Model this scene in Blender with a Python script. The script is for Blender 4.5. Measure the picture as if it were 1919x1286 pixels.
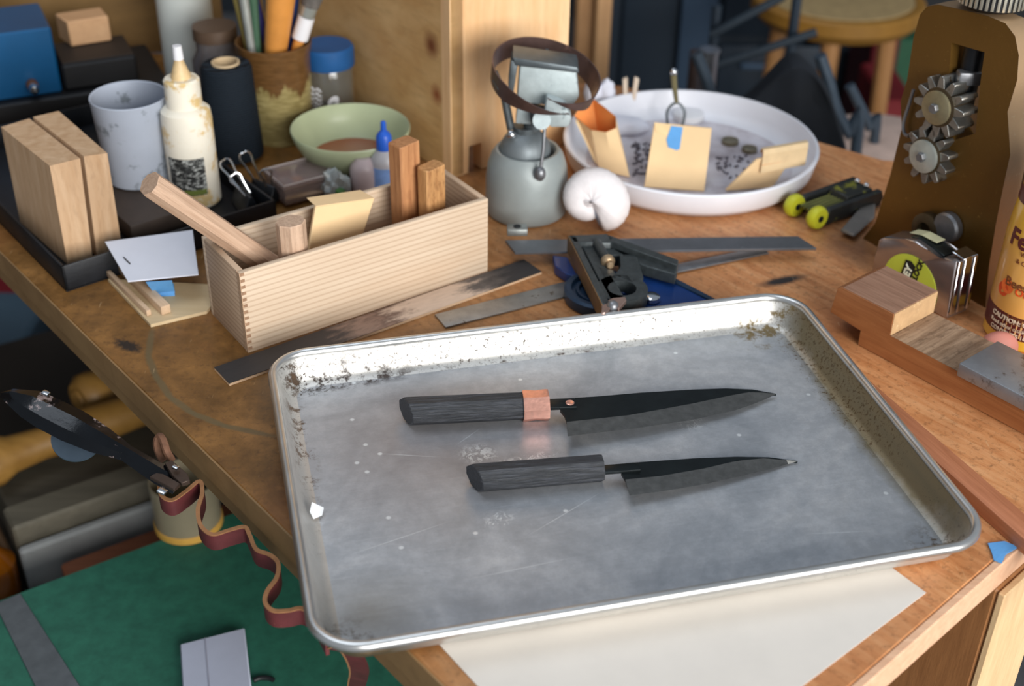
import bpy, bmesh, math, random
from mathutils import Vector, Matrix
random.seed(7)
C = bpy.context.scene.collection
PI = math.pi
R = math.radians
for o in list(bpy.data.objects): bpy.data.objects.remove(o)

# ---------------------------------------------------------------- camera, world, lamps, exposure
FPX, CX, CY = 2450.0, 959.5, 643.0
PIT, ROLL, CAMH = R(33.29), R(1.0), .6085         # the bench top is z = 0, the floor z = -0.9
fw = Vector((0, math.cos(PIT), -math.sin(PIT))); _r = Vector((1, 0, 0)); _u = _r.cross(fw)
cr = _r*math.cos(ROLL)+_u*math.sin(ROLL); cu = -_r*math.sin(ROLL)+_u*math.cos(ROLL)
cam = bpy.data.cameras.new('camera'); co = bpy.data.objects.new('camera', cam); C.objects.link(co)
M = Matrix((cr, cu, -fw)).transposed().to_4x4(); M.translation = Vector((0, 0, CAMH)); co.matrix_world = M
cam.sensor_width = 36; cam.lens = FPX*36/1919; cam.clip_start = .02
cam.dof.use_dof = True; cam.dof.focus_distance = 1.0; cam.dof.aperture_fstop = 4.8; cam.dof.aperture_blades = 8
bpy.context.scene.camera = co
O = Vector((0, 0, CAMH))

w = bpy.data.worlds.new('world'); bpy.context.scene.world = w; w.use_nodes = True
w.node_tree.nodes['Background'].inputs[0].default_value = (.78, .88, 1, 1)
w.node_tree.nodes['Background'].inputs[1].default_value = .30

def area(name, loc, target, sx, sy, power, col):
    l = bpy.data.lights.new(name, 'AREA'); l.shape = 'RECTANGLE'; l.size = sx; l.size_y = sy; l.energy = power; l.color = col
    o = bpy.data.objects.new(name, l); C.objects.link(o); o.location = loc
    o.rotation_euler = (Vector(target)-Vector(loc)).to_track_quat('-Z', 'Y').to_euler(); return o
area('window_daylight', (1.55, -1.75, .95), (.05, .9, .1), 2.3, 1.5, 150, (1, .975, .94))
area('overhead_soft_area', (-.6, 1.3, 3.0), (0, 1.1, 0), 1.8, 1.6, 24, (.82, .9, 1))  # unseen cool area lamp above the bench
vs = bpy.context.scene.view_settings
vs.view_transform = 'Standard'; vs.look = 'None'; vs.gamma = 1; vs.exposure = 0.12; vs.use_curve_mapping = False

# ---------------------------------------------------------------- measuring helpers
def P(px, py, z=0.0):
    d = fw*FPX + cr*(px-CX) - cu*(py-CY)
    return O + d*((z-CAMH)/d.z)
def PV(px, py, a, b):                       # point of the sight line on the upright plane through a and b
    n = Vector((-(b.y-a.y), b.x-a.x, 0)); d = fw*FPX + cr*(px-CX) - cu*(py-CY)
    return O + d*((a-O).dot(n)/d.dot(n))
def PY(px, py, y):
    d = fw*FPX + cr*(px-CX) - cu*(py-CY)
    return O + d*(y/d.y)

# ---------------------------------------------------------------- mesh helpers
class G:
    def __init__(s): s.bm = bmesh.new()
    def _fin(s, t, M=None):
        if M is not None: t.transform(M)
        bmesh.ops.recalc_face_normals(t, faces=t.faces)
        me = bpy.data.meshes.new('t'); t.to_mesh(me); t.free(); s.bm.from_mesh(me); bpy.data.meshes.remove(me); return s
    def box(s, c, d, M=None, bev=0, seg=2):
        t = bmesh.new(); bmesh.ops.create_cube(t, size=1)
        for v in t.verts: v.co = Vector((v.co.x*d[0]+c[0], v.co.y*d[1]+c[1], v.co.z*d[2]+c[2]))
        if bev: bmesh.ops.bevel(t, geom=t.edges[:], offset=bev, segments=seg, affect='EDGES', profile=.5)
        return s._fin(t, M)
    def prism(s, pts, off, M=None, bev=0, seg=1):   # planar polygon of 3-D points pushed along off
        t = bmesh.new(); off = Vector(off)
        a = [t.verts.new(Vector(p)) for p in pts]; b = [t.verts.new(Vector(p)+off) for p in pts]
        t.faces.new(a); t.faces.new(b[::-1]); n = len(a)
        for i in range(n): t.faces.new((a[i], a[(i+1) % n], b[(i+1) % n], b[i]))
        if bev: bmesh.ops.bevel(t, geom=t.edges[:], offset=bev, segments=seg, affect='EDGES', profile=.5)
        return s._fin(t, M)
    def loft(s, rings, M=None, cap=True, close=False):
        t = bmesh.new(); rs = [[t.verts.new(Vector(p)) for p in r] for r in rings]; n = len(rs[0])
        prs = list(zip(rs, rs[1:])) + ([(rs[-1], rs[0])] if close else [])
        for a, b in prs:
            for i in range(n): t.faces.new((a[i], a[(i+1) % n], b[(i+1) % n], b[i]))
        if cap and not close: t.faces.new(rs[0][::-1]); t.faces.new(rs[-1])
        return s._fin(t, M)
    def tube(s, path, r, n=10, cap=True, close=False, M=None):
        path = [Vector(p) for p in path]; k = len(path); rings = []
        up = None
        for i, p in enumerate(path):
            if close: d = path[(i+1) % k]-path[i-1]
            else: d = path[min(i+1, k-1)]-path[max(i-1, 0)]
            d.normalize()
            if up is None:
                up = d.orthogonal().normalized()
            up = (up-d*up.dot(d)).normalized(); sd = d.cross(up)
            rr = r[i] if isinstance(r, (list, tuple)) else r
            rings.append([p+up*rr*math.cos(2*PI*j/n)+sd*rr*math.sin(2*PI*j/n) for j in range(n)])
        return s.loft(rings, M, cap, close)
    def lathe(s, prof, c=(0, 0, 0), n=36, M=None):
        t = bmesh.new(); rs = []
        for r_, z in prof:
            if r_ < 1e-6: rs.append([t.verts.new((c[0], c[1], c[2]+z))])
            else: rs.append([t.verts.new((c[0]+r_*math.cos(2*PI*j/n), c[1]+r_*math.sin(2*PI*j/n), c[2]+z)) for j in range(n)])
        for a, b in zip(rs, rs[1:]):
            for j in range(n):
                k = (j+1) % n
                if len(a) == 1 and len(b) == 1: continue
                if len(a) == 1: t.faces.new((a[0], b[j], b[k]))
                elif len(b) == 1: t.faces.new((a[j], b[0], a[k]))
                else: t.faces.new((a[j], b[j], b[k], a[k]))
        return s._fin(t, M)
    def ball(s, c, r, sub=3, M=None, sc=(1, 1, 1), jit=0):
        t = bmesh.new(); bmesh.ops.create_icosphere(t, subdivisions=sub, radius=1)
        for v in t.verts:
            k = r*(1+jit*(random.random()-.5)); v.co = Vector((v.co.x*sc[0]*k+c[0], v.co.y*sc[1]*k+c[1], v.co.z*sc[2]*k+c[2]))
        return s._fin(t, M)
    def strip(s, path, wv, th):                    # ribbon: path, width vector(s), thickness sideways
        path = [Vector(p) for p in path]; k = len(path); rings = []
        for i, p in enumerate(path):
            d = (path[min(i+1, k-1)]-path[max(i-1, 0)]).normalized()
            wi = Vector(wv[i] if isinstance(wv, list) else wv); nrm = d.cross(wi).normalized()*th/2
            rings.append([p-nrm, p+nrm, p+wi+nrm, p+wi-nrm])
        return s.loft(rings)
def spline(pts, n=6):
    pts = [Vector(p) for p in pts]; out = []
    for i in range(len(pts)-1):
        a, b, c, d = pts[max(i-1, 0)], pts[i], pts[i+1], pts[min(i+2, len(pts)-1)]
        for j in range(n):
            t = j/n; out.append(.5*((2*b)+(c-a)*t+(2*a-5*b+4*c-d)*t*t+(3*b-a-3*c+d)*t**3))
    out.append(pts[-1]); return out
def frame(loc, xdir, up=(0, 0, 1)):                # matrix whose x runs along xdir
    x = Vector(xdir).normalized(); z = Vector(up); y = z.cross(x).normalized(); z = x.cross(y)
    m = Matrix((x, y, z)).transposed().to_4x4(); m.translation = Vector(loc); return m
WM = {}
def obj(name, g, m, parent=None, ang=35, kind=None, label=None):
    """one mesh object; g holds world coordinates, the mesh is stored in its thing's own frame"""
    root = parent
    mw = WM[parent.name] if parent else Matrix.Identity(4)
    me = bpy.data.meshes.new(name); g.bm.transform(mw.inverted()); g.bm.to_mesh(me); g.bm.free()
    for p in me.polygons: p.use_smooth = True
    me.set_sharp_from_angle(angle=R(ang))
    o = bpy.data.objects.new(name, me); C.objects.link(o)
    if m: me.materials.append(m)
    if parent: o.parent = parent
    WM[o.name] = mw
    if kind: o['kind'] = kind
    if label: o['label'] = label
    return o
def tag(o, label, cat, group=None):
    o['label'] = label; o['category'] = cat
    if group: o['group'] = group
    return o
def thing(name, label, cat, M=None, group=None):
    o = bpy.data.objects.new(name, None); C.objects.link(o); o.empty_display_size = .02
    if M is None: M = Matrix.Identity(4)
    if not isinstance(M, Matrix): M = Matrix.Translation(Vector(M))
    o.matrix_world = M; WM[o.name] = M.copy(); return tag(o, label, cat, group)
def solo(name, g, m, label, cat, M=None, group=None, ang=35):   # a thing that is one mesh, origin at M
    if M is None: M = Matrix.Identity(4)
    if not isinstance(M, Matrix): M = Matrix.Translation(Vector(M))
    me = bpy.data.meshes.new(name); g.bm.transform(M.inverted()); g.bm.to_mesh(me); g.bm.free()
    for p in me.polygons: p.use_smooth = True
    me.set_sharp_from_angle(angle=R(ang)); me.materials.append(m)
    o = bpy.data.objects.new(name, me); C.objects.link(o); o.matrix_world = M; WM[o.name] = M.copy()
    return tag(o, label, cat, group)
def struct(name, g, m, parent=None):
    o = obj(name, g, m, parent)
    if not parent: o['kind'] = 'structure'
    return o

# ---------------------------------------------------------------- materials
def srgb(*c):
    f = lambda v: v/12.92 if v <= .04045 else ((v+.055)/1.055)**2.4
    return tuple(f(v/255) for v in c)+(1,)
class N:
    def __init__(s, name):
        s.m = bpy.data.materials.new(name); s.m.use_nodes = True; s.t = s.m.node_tree; s.b = s.t.nodes['Principled BSDF']
    def n(s, typ, **k):
        x = s.t.nodes.new(typ)
        for a, v in k.items():
            if a.startswith('i_'): x.inputs[a[2:].replace('_', ' ')].default_value = v
            else: setattr(x, a, v)
        return x
    def l(s, a, b): s.t.links.new(a, b)
    def co(s, scale=(1, 1, 1), rot=(0, 0, 0), loc=(0, 0, 0)):
        if not hasattr(s, 'tc'): s.tc = s.n('ShaderNodeTexCoord')
        m = s.n('ShaderNodeMapping'); m.inputs['Scale'].default_value = scale; m.inputs['Rotation'].default_value = rot; m.inputs['Location'].default_value = loc
        s.l(s.tc.outputs['Object'], m.inputs[0]); return m.outputs[0]
    def noise(s, vec, scale, detail=4, rough=.55, dist=0):
        x = s.n('ShaderNodeTexNoise'); x.inputs['Scale'].default_value = scale; x.inputs['Detail'].default_value = detail
        x.inputs['Roughness'].default_value = rough; x.inputs['Distortion'].default_value = dist; s.l(vec, x.inputs['Vector']); return x.outputs[0]
    def ramp(s, v, stops):
        x = s.n('ShaderNodeValToRGB'); e = x.color_ramp.elements
        while len(e) < len(stops): e.new(.5)
        for i, (p, c) in enumerate(stops): e[i].position = p; e[i].color = c if hasattr(c, '__len__') else (c, c, c, 1)
        s.l(v, x.inputs[0]); return x.outputs[0]
    def mix(s, f, a, b, mode='MIX'):
        x = s.n('ShaderNodeMix', data_type='RGBA', blend_type=mode)
        for v, i in ((f, 0), (a, 6), (b, 7)):
            if hasattr(v, 'is_linked') or hasattr(v, 'links'): s.l(v, x.inputs[i])
            else: x.inputs[i].default_value = v
        return x.outputs[2]
    def math(s, op, a, b=0.0, clamp=False):
        x = s.n('ShaderNodeMath', operation=op, use_clamp=clamp)
        for v, i in ((a, 0), (b, 1)):
            if hasattr(v, 'links'): s.l(v, x.inputs[i])
            else: x.inputs[i].default_value = v
        return x.outputs[0]
    def bump(s, h, st, dist=.001):
        x = s.n('ShaderNodeBump'); x.inputs['Strength'].default_value = st; x.inputs['Distance'].default_value = dist
        s.l(h, x.inputs['Height']); s.l(x.outputs[0], s.b.inputs['Normal'])
    def ellipse(s, cx, cy, ang, rx, ry, soft=.35, nz=0, nsc=60):   # 1 inside a soft worn patch
        t = (-cx*math.cos(-ang)+cy*math.sin(-ang), -cx*math.sin(-ang)-cy*math.cos(-ang))
        v = s.co((1/rx, 1/ry, 0), (0, 0, -ang), (t[0]/rx, t[1]/ry, 0))
        # mapping applies scale, then rotation; do the scale in a second mapping to keep the axes
        m1 = s.n('ShaderNodeMapping'); m1.inputs['Location'].default_value = (-cx, -cy, 0); s.l(s.tc.outputs['Object'], m1.inputs[0])
        m2 = s.n('ShaderNodeMapping'); m2.inputs['Rotation'].default_value = (0, 0, -ang); s.l(m1.outputs[0], m2.inputs[0])
        m3 = s.n('ShaderNodeMapping'); m3.inputs['Scale'].default_value = (1/rx, 1/ry, 0); s.l(m2.outputs[0], m3.inputs[0])
        L = s.n('ShaderNodeVectorMath', operation='LENGTH'); s.l(m3.outputs[0], L.inputs[0]); d = L.outputs['Value']
        if nz: d = s.math('ADD', d, s.math('MULTIPLY', s.math('SUBTRACT', s.noise(s.co(), nsc, 5, .65), .5), nz))
        return s.ramp(d, [(1-soft, 1.0), (1.0, 0.0)]) if soft < 1 else s.ramp(d, [(0, 1.0), (1.0, 0.0)])
def plain(name, c, rough=.5, metal=0, var=.12, vs_=40, bump=.15, bs=200, trans=0, coat=0, ior=1.45, spots=None, alpha=1):
    k = N(name); c = c if len(c) == 4 else srgb(*c); b = k.b
    nz = k.noise(k.co(), vs_, 5, .6)
    lo = tuple(x*(1-var) for x in c[:3])+(1,); hi = tuple(min(1, x*(1+var)) for x in c[:3])+(1,)
    col = k.ramp(nz, [(.3, lo), (.7, hi)])
    if spots:
        sc, thr, sco = spots[:3]
        m = k.ramp(k.noise(k.co(), sc, 6, .7), [(thr, 0.0), (thr+.06, 1.0)]); col = k.mix(m, col, srgb(*sco))
    k.l(col, b.inputs['Base Color']); b.inputs['Roughness'].default_value = rough; b.inputs['Metallic'].default_value = metal
    b.inputs['Transmission Weight'].default_value = trans; b.inputs['IOR'].default_value = ior; b.inputs['Coat Weight'].default_value = coat; b.inputs['Alpha'].default_value = alpha
    if bump: k.bump(k.noise(k.co(), bs, 4), bump, .0006)
    return k.m
def wood(name, c1, c2, grain=300, along=(1, 12, 12), rough=.55, bands=0, c3=None, rot=(0, 0, 0), fine=.3, knots=None):
    """grain runs along the axis whose 'along' is small"""
    k = N(name); c1 = srgb(*c1); c2 = srgb(*c2)
    v = k.co(along, rot); n1 = k.noise(v, grain/12, 5, .6, .4); col = k.ramp(n1, [(.28, c1), (.72, c2)])
    n2 = k.noise(k.co((along[0]*.6, along[1]*4, along[2]*4), rot), grain/10, 4, .7)
    dk = tuple(x*.6 for x in c1[:3])+(1,)
    col = k.mix(k.math('MULTIPLY', k.ramp(n2, [(.5, 0.0), (.75, 1.0)]), fine), col, dk)
    if bands:
        wv = k.n('ShaderNodeTexWave', wave_type='BANDS', bands_direction='Z'); wv.inputs['Scale'].default_value = bands
        wv.inputs['Distortion'].default_value = 1.2; wv.inputs['Detail'].default_value = 2; wv.inputs['Detail Scale'].default_value = .6
        k.l(k.co((.12, .12, 1), rot), wv.inputs['Vector'])
        col = k.mix(k.math('MULTIPLY', k.ramp(wv.outputs['Fac'], [(.62, 0.0), (.97, 1.0)]), .55), col, srgb(*(c3 or (150, 110, 80))))
    if knots:
        for (x, y, z, rx, kc) in knots:
            m1 = k.n('ShaderNodeMapping'); m1.inputs['Location'].default_value = (-x, -y, -z); k.l(k.tc.outputs['Object'], m1.inputs[0])
            L = k.n('ShaderNodeVectorMath', operation='LENGTH'); k.l(m1.outputs[0], L.inputs[0])
            d = k.math('ADD', L.outputs['Value'], k.math('MULTIPLY', n1, rx*.6))
            col = k.mix(k.ramp(k.math('DIVIDE', d, rx*1.8), [(.3, .95), (1.0, 0.0)]), col, srgb(*kc))
    k.l(col, k.b.inputs['Base Color']); k.b.inputs['Roughness'].default_value = rough
    k.bump(k.math('ADD', n1, n2), .25, .0006); return k.m

M_dark = plain('black_painted_steel', (22, 25, 30), .45, .2, .3, 60, .3, 300, spots=(90, .68, (60, 62, 66)))
M_steel = plain('worn_steel', (128, 130, 134), .42, .75, .15, 120, .15)
M_chrome = plain('bright_steel', (215, 218, 222), .16, 1, .05, 60, .03)
M_copper = plain('copper', (238, 178, 158), .30, .85, .12, 180, .25, 350)
M_manila = plain('manila_paper', (232, 200, 154), .75, 0, .04, 30, .1)
M_tape = plain('blue_masking_tape', (94, 158, 216), .6, 0, .08, 60, .4, 500)
M_white = plain('white_plastic', (225, 226, 230), .4, 0, .04, 30, .05)

# ---------------------------------------------------------------- structure
T_FLOOR = -.9
def bench_wood():
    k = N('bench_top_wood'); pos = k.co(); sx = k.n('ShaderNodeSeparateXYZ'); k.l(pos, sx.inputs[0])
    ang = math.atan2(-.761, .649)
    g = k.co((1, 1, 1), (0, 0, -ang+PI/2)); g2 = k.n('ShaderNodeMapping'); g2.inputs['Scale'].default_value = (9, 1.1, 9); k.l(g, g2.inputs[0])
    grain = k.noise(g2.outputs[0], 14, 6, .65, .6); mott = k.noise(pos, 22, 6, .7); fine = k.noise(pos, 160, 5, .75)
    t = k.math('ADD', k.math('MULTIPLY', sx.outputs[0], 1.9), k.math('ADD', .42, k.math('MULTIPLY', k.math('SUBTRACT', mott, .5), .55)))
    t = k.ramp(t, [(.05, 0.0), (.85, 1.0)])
    left = k.ramp(mott, [(.3, srgb(88, 60, 26)), (.5, srgb(122, 84, 38)), (.72, srgb(156, 110, 54))])  # varnish tone, darkened further to paint in light falling off leftward
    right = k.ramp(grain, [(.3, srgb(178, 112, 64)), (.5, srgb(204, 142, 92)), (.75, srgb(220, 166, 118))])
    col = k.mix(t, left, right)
    col = k.mix(k.math('MULTIPLY', k.ramp(fine, [(.52, 0.0), (.68, 1.0)]), .55), col, srgb(74, 48, 22))
    dirt = k.math('MULTIPLY', k.ramp(k.noise(pos, 9, 6, .7), [(.55, 0.0), (.75, 1.0)]), .3)
    col = k.mix(dirt, col, srgb(92, 62, 36))
    blt = k.math('MULTIPLY', k.ramp(k.noise(pos, 5.5, 5, .6, .6), [(.5, 0.0), (.68, 1.0)]), .4); col = k.mix(blt, col, srgb(150, 90, 46))
    def stain(a, b, wd, c, st, nz=.7, nsc=60, soft=.6):
        nonlocal col
        a, b = P(*a), P(*b); d = b-a
        m = k.ellipse((a.x+b.x)/2, (a.y+b.y)/2, math.atan2(d.y, d.x), d.length/2, wd, soft, nz, nsc)
        col = k.mix(k.math('MULTIPLY', m, st), col, srgb(*c))
    stain((1412, 537), (1520, 515), .0085, (40, 34, 34), 1.0, .6)
    stain((212, 634), (268, 662), .009, (30, 22, 18), 1.0, 1.5, 200)
    stain((1500, 400), (1720, 520), .055, (92, 60, 38), .75, .8, 30, .9)
    stain((1540, 540), (1610, 690), .04, (128, 74, 38), .7, .8, 30, .9)
    arc = [(284, 625), (278, 668), (292, 705), (320, 745), (362, 775), (420, 798), (500, 815)]
    for a, b in zip(arc, arc[1:]):
        mx_, my_ = (b[0]-a[0])*.45, (b[1]-a[1])*.45
        stain((a[0]-mx_, a[1]-my_), (b[0]+mx_, b[1]+my_), .0038, (98, 86, 58), .75, .5, 160, .5)
    # scratches
    sc = k.noise(k.co((60, 6, 1), (0, 0, .5)), 6, 2, .5)
    col = k.mix(k.math('MULTIPLY', k.ramp(sc, [(.70, 0.0), (.74, 1.0)]), .3), col, srgb(215, 185, 140))
    k.l(col, k.b.inputs['Base Color']); k.l(k.ramp(mott, [(.3, .34), (.7, .58)]), k.b.inputs['Roughness'])
    k.bump(k.math('ADD', grain, fine), .22, .0008); return k.m
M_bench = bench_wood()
M_benchside = wood('bench_edge_wood', (128, 98, 62), (152, 120, 80), 200, (1, 1, 1), .6)
M_lip = wood('bench_lip_wood', (212, 164, 130), (228, 186, 152), 200, (1, 12, 12), .5, rot=(0, 0, -.755))
M_leg = wood('bench_leg_wood', (136, 88, 46), (158, 106, 60), 200, (12, 12, 1), .6)
M_pine = wood('pine_post_wood', (214, 176, 130), (228, 196, 150), 160, (12, 12, 1), .5)

d1 = Vector((.649, -.761, 0)).normalized(); d2 = Vector((.728, .685, 0)).normalized(); Cn = Vector((.070, .4215, 0))
bench = thing('workbench', 'large worn wooden workbench that carries the metal tray and all the tools', 'workbench')
back = [Cn-d1*1.62, Vector((.13, 1.50, 0)), Vector((.40, 1.30, 0)), Cn+d2*1.25]
ins = lambda q, a: q
top = G().prism([Cn, Cn+d2*1.25, back[2], back[1], back[0]], (0, 0, -.024), bev=.0012)
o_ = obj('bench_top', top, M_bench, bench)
nL = Vector((-.761, -.649, 0))       # outward of the left end
nF = Vector((.685, -.728, 0))        # outward of the front
side = G().prism([Cn+d1*.0, Cn-d1*1.62, Cn-d1*1.62+nL*.0015, Cn+nL*.0015], (0, 0, -.04), Matrix.Translation((0, 0, -.0008)))
obj('end_board', G().prism([Cn+d2*.0015+nL*0, Cn-d1*1.6+d2*.0015, Cn-d1*1.6+d2*.03, Cn+d2*.03], (0, 0, -.018), Matrix.Translation((0, 0, -.0243)), bev=.001), M_benchside, bench)
side.bm.free()
obj('end_face', G().prism([Cn+nL*.001, Cn-d1*1.6+nL*.001, Cn-d1*1.6-nL*.0005, Cn-nL*.0005], (0, 0, -.0238), Matrix.Translation((0, 0, -.0006))), M_benchside, bench)
obj('front_lip', G().prism([Cn+nF*.006, Cn+d2*1.25+nF*.006, Cn+d2*1.25-nF*.0, Cn-nF*.0], (0, 0, -.0235), Matrix.Translation((0, 0, -.0002)), bev=.0008), M_lip, bench)
def vbox(a, dx, dy, z0, z1, bev=.002):
    return G().prism([a, a+dx, a+dx+dy, a+dy], (0, 0, z1-z0), Matrix.Translation((0, 0, z0)), bev=bev)
legc = P(1817, 1286, -.12); legc.z = 0
lg = vbox(legc, d2*.075, -d1*.0-nF*.09, T_FLOOR, -.025)
obj('leg', lg, M_leg, bench)
obj('leg', vbox(Vector((.16, 1.24, 0)), d2*.07, -nF*.07, T_FLOOR, -.043), M_leg, bench)
obj('leg', vbox(Cn+d2*1.1-nF*.02, d2*.07, -nF*.07, T_FLOOR, -.025), M_leg, bench)
obj('leg_facing', G().prism([legc+nF*.006, legc+d2*.075+nF*.006, legc+d2*.075+nF*.0003, legc+nF*.0003], (0, 0, -T_FLOOR-.026), Matrix.Translation((0, 0, T_FLOOR)), bev=.001), M_pine, bench, label='pale pine facing on the leg')

M_floor = plain('concrete_floor', (112, 112, 114), .8, 0, .2, 4, .3, 30)
M_wall = plain('dark_workshop_wall', (46, 54, 62), .9, 0, .2, 2, .1)
struct('floor', G().box((0, 1.6, T_FLOOR-.05), (5.2, 6.6, .1)), M_floor)
struct('wall_back', G().box((0, 4.35, .6), (5.2, .1, 3.0)), M_wall)
struct('wall_left', G().box((-2.45, 2.3, .6), (.1, 4.0, 3.0)), plain('brown_board_wall', (86, 66, 42), .85, 0, .2, 3))

# ---------------------------------------------------------------- sheet pan
def pan_mat(wall=False):
    k = N('pan_aluminium' + ('_rim' if wall else '')); pos = k.co(); sx = k.n('ShaderNodeSeparateXYZ'); k.l(pos, sx.inputs[0])
    dirt = [0.0]; cloud = k.noise(pos, 9, 6, .65, .8); fine = k.noise(pos, 260, 4, .8); drag = k.noise(k.co((3, 40, 1), (0, 0, .12)), 9, 5, .7)
    col = k.ramp(cloud, [(.3, srgb(150, 156, 163)), (.5, srgb(186, 190, 195)), (.72, srgb(212, 212, 212))])
    med = k.noise(pos, 70, 6, .8); col = k.mix(k.math('MULTIPLY', k.ramp(med, [(.42, 1.0), (.62, 0.0)]), .34), col, srgb(128, 132, 138))
    hair = k.ramp(k.noise(k.co((2, 130, 1), (0, 0, .35)), 5, 3, .6), [(.66, 0.0), (.72, 1.0)]); col = k.mix(k.math('MULTIPLY', hair, .22), col, srgb(232, 236, 240))
    col = k.mix(k.math('MULTIPLY', drag, .28), col, srgb(214, 218, 224))
    L, W = .456, .331
    if wall: col = k.mix(.45, col, srgb(226, 220, 206))
    # baked-on grease: brown specks gather in the corners and up the right hand wall
    sp = k.ramp(k.noise(pos, 330, 5, .75), [(.55, 0.0), (.62, 1.0)]); sp2 = k.ramp(k.noise(pos, 60, 6, .75), [(.5, 0.0), (.62, 1.0)])
    def grease(cx, cy, rx, ry, st, c, which=None, soft=1.0, nz=.6):
        nonlocal col
        m = k.math('MULTIPLY', k.ellipse(cx, cy, 0, rx, ry, soft, nz, 30), st)
        if which is not None: m = k.math('MULTIPLY', m, which)
        col = k.mix(k.math('MINIMUM', m, 1.0), col, srgb(*c))
        if which is not None: dirt[0] = k.math('MAXIMUM', dirt[0], k.math('MINIMUM', m, 1.0))
    grease(L-.002, W*.50, .028, W*.62, 1.3, (134, 124, 100), None, .5); grease(L-.008, W*.72, .026, .16, 2.6, (84, 64, 32), sp, .8)
    grease(L-.030, W-.02, .05, .040, 2.2, (108, 92, 58), sp2)
    grease(.045, W-.018, .10, .014, 2.6, (40, 30, 24), sp2, 1.0, 1.0); grease(.03, W-.02, .05, .016, 2.0, (52, 42, 34), sp); grease(.018, W*.72, .012, .12, 2.4, (86, 66, 46), sp2)
    grease(L-.02, .02, .035, .04, 2.4, (86, 64, 36), sp2); grease(.02, .02, .04, .035, 2.6, (70, 54, 38), sp2); grease(.03, .012, .05, .014, 1.4, (120, 98, 70), None, .9)
    grease(.10, W*.66, .12, .12, .5, (160, 146, 142)); grease(.04, .05, .05, .05, .6, (150, 142, 128))
    grease(L*.5, W-.008, L*.62, .016, 1.5, (64, 52, 42), sp); grease(L*.45, W-.0185, L*.5, .003, 1.6, (60, 44, 34), sp2)
    if wall:
        f2 = k.ramp(k.noise(pos, 420, 4, .8), [(.60, 0.0), (.66, 1.0)]); f2 = k.math('MULTIPLY', f2, k.ramp(k.noise(pos, 24, 4, .7), [(.42, 0.0), (.6, 1.0)])); col = k.mix(k.math('MULTIPLY', f2, .85), col, srgb(74, 62, 50)); dirt[0] = k.math('MAXIMUM', dirt[0], f2)
    # chalky dried marks and round drips
    def mark(px, py, rx, ry, st, ang=0, soft=.5, nz=.8, nsc=200, which=None):
        nonlocal col
        q = Matrix.Rotation(-R(14.3), 3, 'Z') @ (P(px, py, .002)-Vector((-.115, .5447, .002)))
        m = k.math('MULTIPLY', k.ellipse(q.x, q.y, ang, rx, ry, soft, nz, nsc), st)
        if which is not None: m = k.math('MULTIPLY', m, which)
        col = k.mix(m, col, srgb(232, 236, 238))
        return m
    web = k.ramp(k.noise(pos, 170, 5, .7, 1.5), [(.5, 0.0), (.56, 1.0)])
    ms = [mark(895, 852, .017, .014, .9, 0, .6, .8, 120, web), mark(985, 862, .030, .007, .9, .1, .6, .8, 120, web), mark(935, 975, .012, .009, .8, .3, .6, 1.2, 150, web)]
    ms.append(mark(1300, 795, .016, .009, .6, .2, .6, .8, 120, web))
    for (a, b) in [(663, 718), (685, 834), (688, 885), (728, 971), (891, 1000), (669, 868), (975, 712), (1266, 662), (1385, 816), (712, 851), (660, 787), (752, 1027), (1060, 958), (1515, 740), (1660, 925)]:
        ms.append(mark(a, b, .0022, .0022, .9, 0, .5, .2))
    for (a, b, c, d) in [(640, 1046, 860, 972), (980, 1010, 1140, 915), (700, 850, 840, 858), (850, 838, 905, 800), (1650, 995, 1500, 1002), (860, 1090, 1100, 1040)]:
        p, q = P(a, b, .002), P(c, d, .002); dl = (q-p).length/2
        ms.append(mark((a+c)/2, (b+d)/2, dl, .0006, .55, math.atan2(q.y-p.y, q.x-p.x)-R(14.3), .8, .5))
    k.l(col, k.b.inputs['Base Color']); k.l(k.math('MULTIPLY', k.math('SUBTRACT', 1.0, k.math('MULTIPLY', dirt[0], .85)), .72 if wall else .62), k.b.inputs['Metallic'])
    rg = k.ramp(cloud, [(.3, .36), (.7, .46)])
    if wall: rg = k.ramp(cloud, [(.3, .42), (.7, .52)])
    k.l(rg, k.b.inputs['Roughness']); k.bump(k.math('ADD', fine, k.math('MULTIPLY', drag, 2)), .12, .0004); return k.m
PAN = Matrix.Translation((-.115, .5447, .0008)) @ Matrix.Rotation(R(14.3), 4, 'Z')
pan = thing('sheet_pan', 'large dented aluminium baking sheet with a rolled rim, holding two knives', 'baking sheet', PAN)
PL, PW = .456, .331
def rrect(ins_, z, r, n=9, L=PL, W=PW):
    out = []; r = max(r, .004)
    for cx, cy, a0 in ((L-ins_-r, ins_+r, -PI/2), (L-ins_-r, W-ins_-r, 0), (ins_+r, W-ins_-r, PI/2), (ins_+r, ins_+r, PI)):
        for j in range(n+1):
            a = a0+PI/2*j/n; out.append(PAN @ Vector((cx+r*math.cos(a), cy+r*math.sin(a), z)))
    return out
RO = .034
prof = [(.0030, .0245), (.0065, .0215), (.0095, .0135), (.0130, .0055), (.0160, .0025), (.0200, .0014)]
rings = [rrect(i, z, RO-i) for i, z in prof]
outer = [rrect(i, z, RO-i) for i, z in [(.0200, .0), (.0155, .0009), (.0122, .0045), (.0088, .0125), (.0058, .0210), (.0030, .0240)]]
g = G(); g.loft([rings[0]]+rings[1:]+outer, close=True)
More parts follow.
